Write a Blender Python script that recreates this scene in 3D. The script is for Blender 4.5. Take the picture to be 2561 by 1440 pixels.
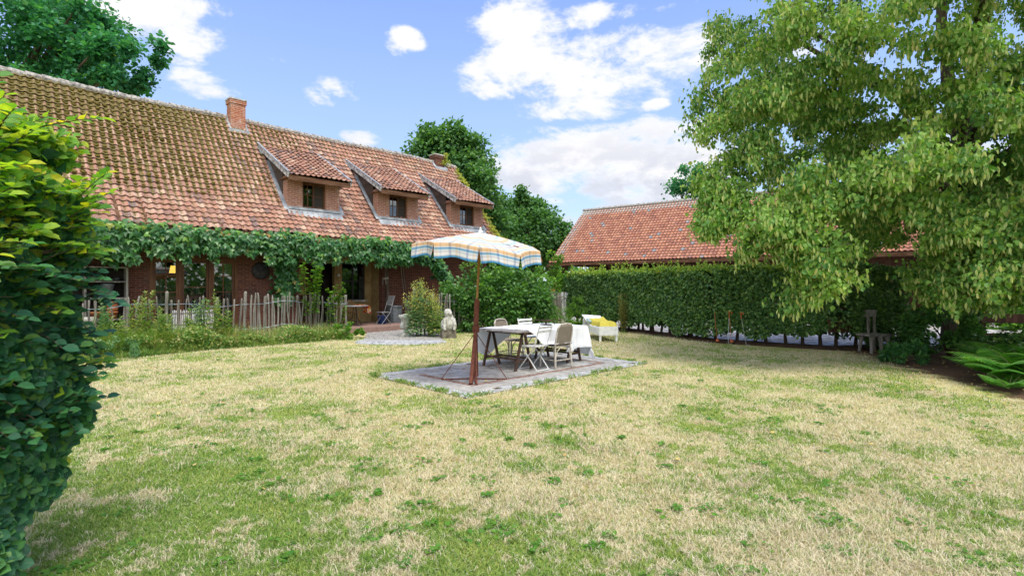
import bpy, math, random
import numpy as np
random.seed(7); rng=np.random.default_rng(7)
R=math.radians; PI=math.pi
for o in list(bpy.data.objects): bpy.data.objects.remove(o)
SC=bpy.context.scene; COL=SC.collection
# ---------------------------------------------------------------- camera
cd=bpy.data.cameras.new('camera'); cam=bpy.data.objects.new('camera',cd); COL.objects.link(cam)
cam.location=(0,0,1.6); cam.rotation_euler=(R(90),0,0)
cd.sensor_width=36; cd.lens=18.27; cd.shift_y=-0.001; cd.clip_start=.05; cd.clip_end=3000
SC.camera=cam
SC.render.engine='CYCLES'; SC.render.resolution_x=1024; SC.render.resolution_y=575
# ---------------------------------------------------------------- node helper
class NT:
    def __init__(s,tree): s.t=tree; s.n=tree.nodes; s.l=tree.links; s.n.clear()
    def new(s,typ,**kw):
        n=s.n.new(typ)
        for k,v in kw.items(): setattr(n,k,v)
        return n
    def put(s,sock,v):
        if hasattr(v,'links') or isinstance(v,bpy.types.NodeSocket): s.l.new(v,sock)
        elif v is not None:
            if isinstance(v,(tuple,list)) and sock.type=='RGBA' and len(v)==3: v=(*v,1)
            sock.default_value=v
    def math(s,op,a,b=None,c=None,clamp=False):
        n=s.new('ShaderNodeMath',operation=op,use_clamp=clamp); s.put(n.inputs[0],a)
        if b is not None: s.put(n.inputs[1],b)
        if c is not None: s.put(n.inputs[2],c)
        return n.outputs[0]
    def noise(s,vec,scale,detail=3,rough=.55,dist=0,col=False):
        n=s.new('ShaderNodeTexNoise'); s.put(n.inputs['Vector'],vec); n.inputs['Scale'].default_value=scale
        n.inputs['Detail'].default_value=detail; n.inputs['Roughness'].default_value=rough; n.inputs['Distortion'].default_value=dist
        return n.outputs['Color' if col else 'Fac']
    def ramp(s,fac,stops,interp='LINEAR'):
        n=s.new('ShaderNodeValToRGB'); s.put(n.inputs[0],fac); e=n.color_ramp.elements; n.color_ramp.interpolation=interp
        while len(e)<len(stops): e.new(.5)
        for q,(p,c) in zip(e,stops):
            q.position=p; q.color=(*c,1) if isinstance(c,(tuple,list)) else (c,c,c,1)
        return n.outputs[0]
    def mix(s,f,a,b,blend='MIX'):
        n=s.new('ShaderNodeMix',data_type='RGBA',blend_type=blend); s.put(n.inputs[0],f); s.put(n.inputs[6],a); s.put(n.inputs[7],b); return n.outputs[2]
    def step(s,x,a,b):
        n=s.new('ShaderNodeMapRange',interpolation_type='SMOOTHSTEP'); s.put(n.inputs[0],x); n.inputs[1].default_value=a; n.inputs[2].default_value=b; return n.outputs[0]
    def xyz(s,vec):
        n=s.new('ShaderNodeSeparateXYZ'); s.put(n.inputs[0],vec); return n.outputs
    def comb(s,x,y,z):
        n=s.new('ShaderNodeCombineXYZ'); s.put(n.inputs[0],x); s.put(n.inputs[1],y); s.put(n.inputs[2],z); return n.outputs[0]
    def mapv(s,vec,scale=(1,1,1),rot=(0,0,0),loc=(0,0,0)):
        n=s.new('ShaderNodeMapping'); s.put(n.inputs[0],vec); n.inputs[1].default_value=loc; n.inputs[2].default_value=rot; n.inputs[3].default_value=scale; return n.outputs[0]
    def attr(s,name,out='Fac'):
        n=s.new('ShaderNodeAttribute'); n.attribute_name=name; return n.outputs[out]
    def bump(s,h,strength=.3,dist=.01):
        n=s.new('ShaderNodeBump'); s.put(n.inputs['Height'],h); n.inputs['Strength'].default_value=strength; n.inputs['Distance'].default_value=dist; return n.outputs[0]
# ---------------------------------------------------------------- world and sun
SUN_EL,SUN_AZ=R(64),R(146)      # azimuth clockwise from +Y (camera direction)
W=bpy.data.worlds.new('World'); SC.world=W; W.use_nodes=True
def build_world():
    t=NT(W.node_tree); out=t.new('ShaderNodeOutputWorld'); bg=t.new('ShaderNodeBackground')
    sky=t.new('ShaderNodeTexSky',sky_type='NISHITA',sun_disc=False); sky.sun_elevation=SUN_EL; sky.sun_rotation=SUN_AZ; sky.air_density=1.0; sky.dust_density=.6; sky.ozone_density=2.
    tc=t.new('ShaderNodeTexCoord').outputs['Generated']; x,y,z=t.xyz(tc)
    az=t.math('ARCTAN2',x,y); el=t.math('ARCSINE',z)
    n1=t.noise(t.mapv(tc,(1,1,2.0)),5.5,10,.68,.4); n2=t.noise(t.mapv(tc,(1,1,2.0),loc=(3,1,7)),14,6,.6)
    blobs=[(380,25,190,85,1),(455,115,95,50,1),(500,212,95,36,1),(822,222,66,42,1),(1015,102,42,34,.9),(1295,75,115,70,1.1),(1300,165,115,70,1.1),
      (1215,228,95,28,1),(1430,205,170,60,1),(1610,150,190,85,1.1),(1490,42,100,30,1),(1730,165,100,60,1),(1425,272,140,30,1),(905,352,50,22,.9),
      (1690,335,160,38,1),(1430,412,235,60,1.5),(1600,425,240,60,1.5),(1640,478,190,40,1.3),(1420,512,170,22,.75),(1660,22,80,14,.7),(1640,262,40,16,.7),
      (700,150,60,20,.35),(2050,120,150,90,.9),(2450,380,150,90,1.0),(2250,540,160,60,1.0),(1330,560,160,24,.6)]
    dens=None
    for px,py,rx,ry,w in blobs:
        dx=px-1280.; a=math.atan2(dx,1300); h=math.hypot(dx,1300); e=math.atan2(720-py,h)
        sa=rx/1300*math.cos(a)**2; se=ry/h*math.cos(e)**2
        p=t.math('DIVIDE',t.math('SUBTRACT',az,a),sa*1.25); q=t.math('DIVIDE',t.math('SUBTRACT',el,e),se*1.3)
        r=t.math('MULTIPLY_ADD',p,p,t.math('MULTIPLY',q,q)); d=t.math('MULTIPLY_ADD',r,-.62,w*.62)
        dens=d if dens is None else t.math('MAXIMUM',dens,d)
    # unseen sky to the sides and behind: bright cloud added as fill light
    fill_cloud=t.step(t.math('ABSOLUTE',az),.90,1.5)
    dens=t.math('MAXIMUM',dens,t.math('MULTIPLY_ADD',fill_cloud,2.6,-2.2))
    dens=t.math('MAXIMUM',dens,-.6)
    dd=t.math('ADD',dens,t.math('MULTIPLY_ADD',n1,2.5,-1.42)); dd=t.math('ADD',dd,t.math('MULTIPLY_ADD',n2,1.5,-.75))
    cl=t.step(dd,-.06,.44)
    sky_c=t.mix(1,sky.outputs[0],(.1,.1,.1),'MULTIPLY')
    grad=t.ramp(t.math('MULTIPLY',el,1/1.2),[(0,(.40,.48,.60)),(.18,(.275,.385,.61)),(.45,(.155,.245,.56)),(1,(.09,.17,.47))])
    base=t.mix(.72,sky_c,grad)
    lowc=t.math('MULTIPLY',t.step(n2,.35,.62),t.step(el,.36,.18))
    cc=t.mix(lowc,(.53,.515,.51),(.36,.37,.41)); cc=t.mix(t.step(dd,.1,.8),t.mix(.5,cc,(.41,.45,.53)),cc)
    cc=t.mix(fill_cloud,cc,(1.15,1.12,1.08))
    c=t.mix(t.math('MULTIPLY',cl,.95),base,cc)
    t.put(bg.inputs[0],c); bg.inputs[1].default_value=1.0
    t.l.new(bg.outputs[0],out.inputs[0])
build_world()
sd=bpy.data.lights.new('sun','SUN'); sun=bpy.data.objects.new('sun',sd); COL.objects.link(sun)
sd.energy=2.0; sd.angle=R(30); sd.color=(1,.94,.84)
sun.rotation_euler=(PI/2-SUN_EL,0,PI-SUN_AZ) ; sun.location=(20,5,30)
SC.view_settings.view_transform='Standard'; SC.view_settings.look='None'; SC.view_settings.exposure=1.05; SC.view_settings.gamma=1
# ---------------------------------------------------------------- mesh helper
def nrm(v): v=np.asarray(v,float); return v/np.maximum(np.linalg.norm(v,axis=-1,keepdims=True),1e-9)
class MB:
    def __init__(s): s.v=[];s.f=[];s.r=[];s.m=[];s.uv=[];s.n=0
    def add(s,v,f,rnd=None,m=None,uv=None):
        v=np.asarray(v,float).reshape(-1,3)
        if not isinstance(f,list) or (len(f) and isinstance(f[0],(tuple,list))):
            d={}
            for q in (f if isinstance(f,list) else f.tolist()): d.setdefault(len(q),[]).append(q)
            f=[np.array(x,int) for x in d.values()]
        s.f+= [a+s.n for a in f]
        s.v.append(v); k=len(v); s.n+=k
        s.r.append(np.broadcast_to(random.random() if rnd is None else rnd,(k,)))
        s.m.append(np.broadcast_to(0. if m is None else m,(k,)))
        s.uv.append(np.zeros((k,2)) if uv is None else uv)
        return s
    def box(s,c,d,rot=None,rnd=None,taper=1.):
        x,y,z=[q/2 for q in d]; k=taper
        v=np.array([(-x,-y,-z),(x,-y,-z),(x,y,-z),(-x,y,-z),(-x*k,-y*k,z),(x*k,-y*k,z),(x*k,y*k,z),(-x*k,y*k,z)])
        if rot is not None: v=v@np.array(rot).T
        return s.add(v+np.array(c),[(3,2,1,0),(4,5,6,7),(0,1,5,4),(1,2,6,5),(2,3,7,6),(3,0,4,7)],rnd)
    def bb(s,x0,x1,y0,y1,z0,z1,rnd=None): return s.box(((x0+x1)/2,(y0+y1)/2,(z0+z1)/2),(x1-x0,y1-y0,z1-z0),rnd=rnd)
    def beam(s,a,b,w,h,up=(0,0,1),rnd=None,taper=1.):
        a=np.array(a,float);b=np.array(b,float);d=nrm(b-a)
        if abs(d@np.array(up))>.98: up=(0,1,0)
        x=nrm(np.cross(up,d)); y=np.cross(d,x)
        return s.box((a+b)/2,(w,h,np.linalg.norm(b-a)),np.array([x,y,d]).T,rnd,taper)
    def tube(s,pts,rad,n=8,cap=True,rnd=None,wob=0):
        pts=np.array(pts,float); rad=np.broadcast_to(rad,(len(pts),)).astype(float)
        tg=np.gradient(pts,axis=0); tg=nrm(tg); ref=np.array([0,0,1.]) if abs(tg[0][2])<.9 else np.array([1.,0,0])
        x=nrm(np.cross(ref,tg[0])); V=[]
        an=np.arange(n)*2*PI/n
        for p,t_,r in zip(pts,tg,rad):
            x=nrm(x-t_*(x@t_)); y=np.cross(t_,x)
            rr=r*(1+wob*(rng.random(n)-.5))
            V.append(p+(np.cos(an)*rr)[:,None]*x+(np.sin(an)*rr)[:,None]*y)
        k=len(pts); i=np.arange(n); j=(i+1)%n
        F=np.concatenate([np.stack([q*n+i,q*n+j,(q+1)*n+j,(q+1)*n+i],1) for q in range(k-1)])
        fs=[F]
        if cap: fs+= [i[::-1][None,:].copy(),(i+(k-1)*n)[None,:].copy()]
        return s.add(np.concatenate(V),fs,rnd)
    def lathe(s,prof,n=20,c=(0,0,0),wob=0,rnd=None,sx=1,sy=1):
        an=np.arange(n)*2*PI/n; V=[]
        for r,z in prof:
            rr=r*(1+wob*(rng.random(n)-.5)); V.append(np.stack([np.cos(an)*rr*sx,np.sin(an)*rr*sy,np.full(n,z)],1)+np.array(c))
        k=len(prof); i=np.arange(n); j=(i+1)%n
        F=np.concatenate([np.stack([q*n+i,q*n+j,(q+1)*n+j,(q+1)*n+i],1) for q in range(k-1)])
        return s.add(np.concatenate(V),[F,i[::-1][None,:].copy(),(i+(k-1)*n)[None,:].copy()],rnd)
    def ball(s,c,r,n=10,k=6,wob=0,rnd=None):
        r=np.broadcast_to(r,(3,)); prof=[(max(.02,math.sin(PI*i/k)),-math.cos(PI*i/k)) for i in range(k+1)]
        m=MB(); m.lathe(prof,n,wob=wob); v=m.v[0]*r+np.array(c); return s.add(v,m.f,rnd)
    def build(s,name,mat,parent=None,smooth=False,loc=None):
        me=bpy.data.meshes.new(name); V=np.concatenate(s.v) if s.v else np.zeros((0,3))
        me.vertices.add(len(V)); me.vertices.foreach_set('co',V.astype(np.float32).ravel())
        if s.f:
            L=np.concatenate([a.ravel() for a in s.f]).astype(np.int32); cnt=np.concatenate([np.full(len(a),a.shape[1]) for a in s.f]).astype(np.int32)
            st=np.concatenate([[0],np.cumsum(cnt)[:-1]]).astype(np.int32)
            me.loops.add(len(L)); me.loops.foreach_set('vertex_index',L); me.polygons.add(len(cnt)); me.polygons.foreach_set('loop_start',st)
            me.polygons.foreach_set('loop_total',cnt)
            uv=me.uv_layers.new(name='UVMap'); UV=np.concatenate(s.uv)[L]; uv.data.foreach_set('uv',UV.astype(np.float32).ravel())
            me.polygons.foreach_set('use_smooth',np.full(len(cnt),bool(smooth)))
        for nm,a in (('rnd',s.r),('msk',s.m)):
            at=me.attributes.new(nm,'FLOAT','POINT'); at.data.foreach_set('value',np.concatenate(a).astype(np.float32))
        me.update(calc_edges=True)
        if mat: me.materials.append(mat)
        o=bpy.data.objects.new(name,me); COL.objects.link(o)
        if parent: o.parent=parent
        if loc is not None: o.location=loc
        return o
def tag(o,label,cat,group=None):
    o['label']=label; o['category']=cat
    if group: o['group']=group
    return o
def thing(name,label,cat,loc=(0,0,0),rz=0,group=None):
    o=bpy.data.objects.new(name,None); COL.objects.link(o); o.empty_display_size=.1
    o.location=loc; o.rotation_euler=(0,0,rz); return tag(o,label,cat,group)
def struct(o,kind='structure'): o['kind']=kind; return o
def dup(root,loc,rz,label,group=None,scale=None):
    r=root.copy(); COL.objects.link(r); r.location=loc; r.rotation_euler=(0,0,rz); r['label']=label
    if group: r['group']=group
    if scale: r.scale=(scale,)*3
    for ch in list(root.children):
        c=ch.copy(); COL.objects.link(c); c.parent=r
        for g in list(ch.children): d=g.copy(); COL.objects.link(d); d.parent=c
    return r
# ---------------------------------------------------------------- leaf scattering
T_LEAF=(np.array([(0,0,0),(-.40,.3,.10),(-.30,.68,.06),(0,1,-.08),(.30,.68,.06),(.40,.3,.10)]),[np.array([(0,1,2,3),(0,3,4,5)])])
T_NARROW=(np.array([(0,0,0),(-.15,.35,.05),(-.13,.7,.0),(0,1,-.12),(.13,.7,.0),(.15,.35,.05)]),[np.array([(0,1,2,3),(0,3,4,5)])])
_m=[(0,y,-.22*y*y) for y in (0,.22,.48,.75,1)]; _w=[.33,.42,.29]
T_PINNA=(np.array([(0,0,0),(-.075,.25,.0),(-.06,.7,-.03),(0,1,-.10),(.06,.7,-.03),(.075,.25,.0)]),[np.array([(0,1,2,3),(0,3,4,5)])])
T_OVATE=(np.array(_m+[(-w,y+.06,.11-.22*y*y) for w,y in zip(_w,(.22,.48,.75))]+[(w,y+.06,.11-.22*y*y) for w,y in zip(_w,(.22,.48,.75))]),
   [np.array([(0,1,5),(0,8,1),(3,4,7),(3,10,4)]),np.array([(1,2,6,5),(2,3,7,6),(1,8,9,2),(2,9,10,3)])])
T_IVY=(np.array([(0,.25,.06),(0,0,0),(-.28,-.02,.0),(-.55,.30,-.06),(-.22,.42,.02),(0,1,-.14),(.22,.42,.02),(.55,.30,-.06),(.28,-.02,0)]),
   [np.array([(0,2,1),(0,3,2),(0,4,3),(0,5,4),(0,6,5),(0,7,6),(0,8,7),(0,1,8)])])
def scatter(mb,T,P,ax,nm,size,rnd=None,m=None):
    P=np.asarray(P,float); N=len(P); 
    if N==0: return
    y=nrm(ax); z=nrm(nm-y*np.sum(nm*y,1,keepdims=True)); x=np.cross(y,z); tv,tf=T; k=len(tv)
    sz=np.broadcast_to(size,(N,))[:,None,None]
    V=P[:,None,:]+sz*(tv[None,:,0:1]*x[:,None,:]+tv[None,:,1:2]*y[:,None,:]+tv[None,:,2:3]*z[:,None,:])
    off=(np.arange(N)*k)[:,None,None]
    F=[(a[None]+off).reshape(-1,a.shape[1]) for a in tf]
    r=rng.random(N) if rnd is None else np.broadcast_to(rnd,(N,))
    uv=np.tile(tv[:,:2],(N,1))
    mb.add(V.reshape(-1,3),F,np.repeat(r,k),None if m is None else np.repeat(m,k),uv)
def rdir(N): return nrm(rng.normal(size=(N,3)))
# ---------------------------------------------------------------- materials
MAT={}
def mat(name):
    m=bpy.data.materials.new(name); m.use_nodes=True; t=NT(m.node_tree); out=t.new('ShaderNodeOutputMaterial'); MAT[name]=m; return m,t,out
def pbr(t,out,col,rough=.8,normal=None,spec=.3,metal=0.):
    b=t.new('ShaderNodeBsdfPrincipled'); t.put(b.inputs['Base Color'],col); t.put(b.inputs['Roughness'],rough); b.inputs['Specular IOR Level'].default_value=spec; b.inputs['Metallic'].default_value=metal
    if normal is not None: t.put(b.inputs['Normal'],normal)
    t.l.new(b.outputs[0],out.inputs[0]); return b
def simple(name,c1,c2,scale=8,rough=.7,bump=.15,spec=.3,metal=0,stretch=(1,1,1),usernd=0,detail=5):
    m,t,out=mat(name); tc=t.new('ShaderNodeTexCoord').outputs['Object']; v=t.mapv(tc,stretch)
    n=t.noise(v,scale,detail,.65); f=t.step(n,.3,.7)
    if usernd: f=t.math('MULTIPLY_ADD',t.attr('rnd'),usernd,t.math('MULTIPLY',f,1-usernd))
    c=t.mix(f,c1,c2); pbr(t,out,c,rough,t.bump(t.noise(v,scale*4,4,.6),bump,.01),spec,metal); return m
def leafmat(name,stops,rough=.5,trans=.35,spec=.35,tcol=(1.25,1.35,.5),veins=False):
    m,t,out=mat(name); c=t.ramp(t.attr('rnd'),stops)
    nrmo=None
    if veins:
        uv=t.new('ShaderNodeTexCoord').outputs['UV']; u,v,_=t.xyz(uv)
        a=t.math('ABSOLUTE',u); w=t.math('SINE',t.math('MULTIPLY',t.math('SUBTRACT',v,t.math('MULTIPLY',a,.8)),52.))
        nrmo=t.bump(w,.35,.004)
        c=t.mix(t.step(a,.022,.0),c,t.mix(1,c,(1.35,1.4,1.2),'MULTIPLY'))
        g=t.new('ShaderNodeNewGeometry').outputs['Position']; c=t.mix(1,c,t.ramp(t.noise(g,30,4),[(.3,(.8,.8,.8)),(.7,(1.15,1.15,1.15))]),'MULTIPLY')
    b=t.new('ShaderNodeBsdfPrincipled'); t.put(b.inputs['Base Color'],c); b.inputs['Roughness'].default_value=rough; b.inputs['Specular IOR Level'].default_value=spec
    if nrmo is not None: t.put(b.inputs['Normal'],nrmo)
    tr=t.new('ShaderNodeBsdfTranslucent'); t.put(tr.inputs[0],t.mix(1,c,tcol,'MULTIPLY'))
    mx=t.new('ShaderNodeMixShader'); mx.inputs[0].default_value=trans; t.l.new(b.outputs[0],mx.inputs[1]); t.l.new(tr.outputs[0],mx.inputs[2]); t.l.new(mx.outputs[0],out.inputs[0]); return m
def brickmat(name,c1,c2,mortar,stain=0.,scale=1.,white=0.):
    m,t,out=mat(name); tc=t.new('ShaderNodeTexCoord').outputs['Object']; x,y,z=t.xyz(tc)
    v=t.comb(t.math('ADD',x,y),z,0.); v2=t.mix(.012,v,t.noise(tc,9,2,col=True))
    b=t.new('ShaderNodeTexBrick'); t.put(b.inputs['Vector'],v2); b.inputs['Scale'].default_value=1.; b.offset=.5
    b.inputs['Brick Width'].default_value=.205*scale; b.inputs['Row Height'].default_value=.064*scale; b.inputs['Mortar Size'].default_value=.0065; b.inputs['Mortar Smooth'].default_value=.25; b.inputs['Bias'].default_value=-.1
    t.put(b.inputs['Color1'],c1); t.put(b.inputs['Color2'],c2); t.put(b.inputs['Mortar'],mortar)
    c=t.mix(1,b.outputs['Color'],t.ramp(t.noise(tc,22,5,.7),[(.25,(.6,.6,.6)),(.75,(1.3,1.25,1.2))]),'MULTIPLY')
    if stain: c=t.mix(t.math('MULTIPLY',t.step(t.noise(tc,1.6,5,.65),.5,.72),stain),c,(.09,.07,.06))
    if white: c=t.mix(t.math('MULTIPLY',t.step(t.noise(tc,3.2,6,.7),.48,.7),white),c,(.62,.56,.5))
    h=t.math('MULTIPLY_ADD',b.outputs['Fac'],-1.,t.math('MULTIPLY',t.noise(tc,60,4),.4))
    pbr(t,out,c,.9,t.bump(h,.8,.008),.2); return m
def tilemat(name,stops,lichen):
    m,t,out=mat(name); tc=t.new('ShaderNodeTexCoord').outputs['Object']
    c=t.ramp(t.attr('rnd'),stops,'LINEAR'); n=t.noise(tc,38,6,.75); c=t.mix(1,c,t.ramp(n,[(.3,(.62,.62,.62)),(.7,(1.25,1.22,1.2))]),'MULTIPLY')
    c=t.mix(t.math('MULTIPLY',t.step(t.noise(tc,17,5,.7),.53,.66),.6),c,(.47,.42,.34))       # pale lichen flecks
    c=t.mix(t.math('MULTIPLY',t.step(t.noise(t.mapv(tc,loc=(4,2,1)),12,6,.75),.6,.72),.7),c,(.06,.055,.045))
    k=t.attr('msk'); f=t.step(t.math('ADD',k,t.math('MULTIPLY_ADD',t.noise(tc,14,6,.7),1.5,-.75)),.42,.62)
    c=t.mix(f,c,lichen(t,tc)); 
    pbr(t,out,c,.85,t.bump(t.noise(tc,70,5,.7),.5,.006),.25); return m
# vegetation colours
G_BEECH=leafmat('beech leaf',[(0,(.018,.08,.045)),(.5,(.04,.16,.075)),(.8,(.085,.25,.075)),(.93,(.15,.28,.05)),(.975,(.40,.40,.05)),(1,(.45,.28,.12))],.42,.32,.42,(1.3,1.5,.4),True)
G_BEECHY=leafmat('sunlit young beech leaf',[(0,(.08,.25,.05)),(.45,(.20,.42,.05)),(.85,(.38,.55,.06)),(1,(.72,.62,.04))],.42,.5,.4,(1.5,1.4,.4),True)  # young leaf colour, with sunlight on the hedge top put into it
G_HEDGE=leafmat('hedge leaf',[(0,(.035,.11,.035)),(.55,(.10,.22,.055)),(1,(.26,.40,.09))],.4,.3,.5)
G_HEDGET=leafmat('young hedge tip leaf',[(0,(.17,.32,.05)),(.8,(.36,.47,.08)),(1,(.6,.52,.18))],.5,.45,.3)
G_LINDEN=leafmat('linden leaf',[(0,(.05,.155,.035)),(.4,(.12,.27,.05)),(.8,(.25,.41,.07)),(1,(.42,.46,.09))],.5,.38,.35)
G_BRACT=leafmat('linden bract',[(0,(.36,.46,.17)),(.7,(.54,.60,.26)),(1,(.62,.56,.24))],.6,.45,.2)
G_VINE=leafmat('creeper leaf',[(0,(.02,.10,.028)),(.6,(.055,.18,.04)),(.9,(.15,.32,.05)),(.97,(.28,.33,.05)),(1,(.35,.15,.06))],.38,.3,.5)
G_IVYG=leafmat('yellow green creeper leaf',[(0,(.22,.30,.03)),(1,(.50,.48,.06))],.5,.4)
G_SHRUB=leafmat('shrub leaf',[(0,(.04,.13,.03)),(.6,(.10,.24,.05)),(1,(.22,.38,.07))],.42,.38,.45)
G_TREE=leafmat('oak leaf',[(0,(.045,.14,.05)),(.6,(.11,.25,.075)),(1,(.22,.38,.10))],.5,.42,.3)
G_TREE2=leafmat('blue green tree leaf',[(0,(.03,.16,.08)),(.6,(.065,.27,.12)),(.93,(.13,.36,.10)),(1,(.35,.42,.08))],.5,.42,.3)
G_WEED=leafmat('weed leaf',[(0,(.08,.21,.05)),(.45,(.18,.33,.07)),(.8,(.38,.43,.14)),(1,(.55,.47,.24))],.55,.35)
G_WEEDB=leafmat('bluish weed leaf',[(0,(.07,.22,.10)),(.6,(.19,.35,.16)),(1,(.42,.50,.28))],.55,.3)
G_BRIGHT=leafmat('bright herb leaf',[(0,(.06,.19,.02)),(.6,(.14,.31,.03)),(1,(.28,.42,.05))],.5,.4)
G_YEL=leafmat('yellow flower',[(0,(.5,.47,.10)),(1,(.65,.58,.18))],.6,.4)
G_FERN=leafmat('fern leaf',[(0,(.04,.16,.02)),(.7,(.09,.27,.03)),(1,(.20,.36,.04))],.5,.4)
G_STRAW=leafmat('dry straw',[(0,(.35,.25,.12)),(1,(.62,.50,.30))],.8,.2)
BARK=simple('bark',(.06,.045,.032),(.17,.135,.10),6,.95,.9,.1,stretch=(1,1,.18))
BARKD=simple('dark twig bark',(.03,.022,.015),(.09,.06,.04),9,.95,.5,.1,stretch=(1,1,.3))
OLDWOOD=simple('grey weathered wood',(.09,.08,.065),(.31,.295,.26),14,.9,.6,.1,stretch=(1,1,.1),usernd=.35)
DARKWOOD=simple('dark brown timber',(.035,.018,.010),(.10,.05,.028),10,.8,.4,.2,stretch=(1,1,.15))
WINWOOD=simple('brown window timber',(.075,.03,.012),(.15,.065,.025),8,.6,.2,.35,stretch=(1,1,.2))
FASCIA=simple('weathered brown fascia',(.07,.032,.018),(.17,.095,.055),9,.85,.4,.15,stretch=(.2,1,1))
WHITEB=simple('flaking white paint board',(.10,.09,.08),(.62,.62,.62),7,.8,.3,.2,stretch=(1,1,1),detail=8)
LEAD=simple('lead flashing',(.17,.20,.23),(.42,.45,.48),3,.55,.2,.4)
SLATES=simple('brown grey cladding',(.055,.042,.035),(.12,.09,.075),9,.85,.4,.15,usernd=.4)
RUST=simple('rusted brown steel',(.075,.022,.014),(.17,.06,.038),16,.8,.35,.25)
BAMBOO=simple('varnished wooden pole',(.20,.10,.025),(.36,.20,.06),12,.5,.15,.4)
WHITEP=simple('white painted wood',(.62,.64,.64),(.84,.85,.84),9,.6,.15,.3,detail=8)
WORNW=simple('worn white painted metal',(.44,.44,.42),(.74,.75,.74),18,.6,.2,.35,detail=8)
CANE=simple('grey weathered cane',(.28,.25,.20),(.56,.52,.45),20,.7,.3,.25)
TRES=simple('dark trestle timber',(.035,.02,.014),(.10,.058,.04),14,.75,.35,.25,stretch=(1,1,.2))
BOARD=simple('bleached grey board',(.20,.18,.16),(.48,.46,.43),10,.85,.35,.15,stretch=(.2,1,1))
STONEW=simple('weathered white stone',(.20,.19,.14),(.60,.60,.56),9,.9,.6,.1,detail=8)
ZINC=simple('zinc',(.13,.16,.18),(.27,.31,.33),14,.45,.15,.5,.55)
TERRA=simple('terracotta',(.36,.12,.05),(.50,.20,.09),10,.85,.15,.2)
BLUE=simple('blue plastic',(.015,.05,.20),(.03,.09,.30),5,.4,.05,.5)
DARKM=simple('dark iron',(.02,.02,.022),(.06,.06,.06),14,.6,.2,.4,.6)
LICHEN=simple('grey lichen ridge tile',(.12,.11,.10),(.50,.48,.44),13,.95,.7,.1,detail=9)
PLASTER=simple('ochre plaster',(.22,.15,.06),(.36,.27,.13),3,.9,.2,.1)
DARKIN=simple('dark interior',(.012,.010,.009),(.03,.025,.02),3,.9,0,.1)
CURT=simple('pale blue curtain',(.30,.38,.38),(.50,.56,.54),6,.9,.1,.1)
GREEND=simple('olive crown core',(.012,.03,.010),(.03,.06,.02),3,1,.5,0)
ORANGE=simple('orange plastic',(.40,.085,.02),(.55,.14,.03),8,.4,.05,.5)
GREYM=simple('light grey metal',(.40,.42,.44),(.62,.64,.66),12,.35,.05,.5,.7)
YTOWEL=simple('yellow towel',(.48,.40,.05),(.64,.56,.12),40,.95,.6,.05)
MOSS=simple('olive moss',(.06,.048,.014),(.19,.15,.04),20,1,.9,0,usernd=.4)
BRICK_W=brickmat('dark red brick',(.095,.032,.022),(.17,.058,.037),(.19,.15,.115),.45)
BRICK_D=brickmat('pale pointed red brick',(.36,.13,.08),(.42,.20,.13),(.55,.50,.43),0,white=.5)
BRICK_C=brickmat('orange chimney brick',(.33,.09,.035),(.40,.15,.07),(.50,.44,.38),.35,white=.5)
def lich_moss(t,tc): return t.ramp(t.noise(tc,30,5),[(.3,(.06,.048,.018)),(.55,(.16,.125,.04)),(.8,(.28,.23,.10))])
def lich_grey(t,tc): return t.ramp(t.noise(tc,34,6,.7),[(.3,(.10,.09,.08)),(.5,(.34,.31,.28)),(.75,(.62,.59,.54))])
TILE=tilemat('old pantile',[(0,(.17,.12,.115)),(.10,(.25,.14,.115)),(.35,(.33,.17,.125)),(.7,(.38,.195,.135)),(.88,(.41,.255,.19)),(1,(.48,.34,.25))],lich_moss)
TILEB=tilemat('orange barn pantile',[(0,(.20,.22,.24)),(.028,(.24,.26,.28)),(.032,(.26,.105,.075)),(.5,(.37,.155,.095)),(.8,(.42,.20,.125)),(1,(.33,.135,.10))],lich_grey)
def glassmat():
    m,t,out=mat('window glass'); tr=t.new('ShaderNodeBsdfTransparent'); tr.inputs[0].default_value=(.55,.6,.58,1); gl=t.new('ShaderNodeBsdfGlossy'); gl.inputs['Roughness'].default_value=.02; gl.inputs[0].default_value=(1,1,1,1)
    lw=t.new('ShaderNodeLayerWeight'); lw.inputs[0].default_value=.25
    mx=t.new('ShaderNodeMixShader'); t.put(mx.inputs[0],t.math('ADD',lw.outputs['Fresnel'],.08)); t.l.new(tr.outputs[0],mx.inputs[1]); t.l.new(gl.outputs[0],mx.inputs[2]); t.l.new(mx.outputs[0],out.inputs[0]); return m
GLASS=glassmat()
def emitmat(name,c,s):
    m,t,out=mat(name); e=t.new('ShaderNodeEmission'); e.inputs[0].default_value=(*c,1); e.inputs[1].default_value=s; t.l.new(e.outputs[0],out.inputs[0]); return m
LAMP=emitmat('lit lamp shade',(1,.52,.08),2.2)
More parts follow.
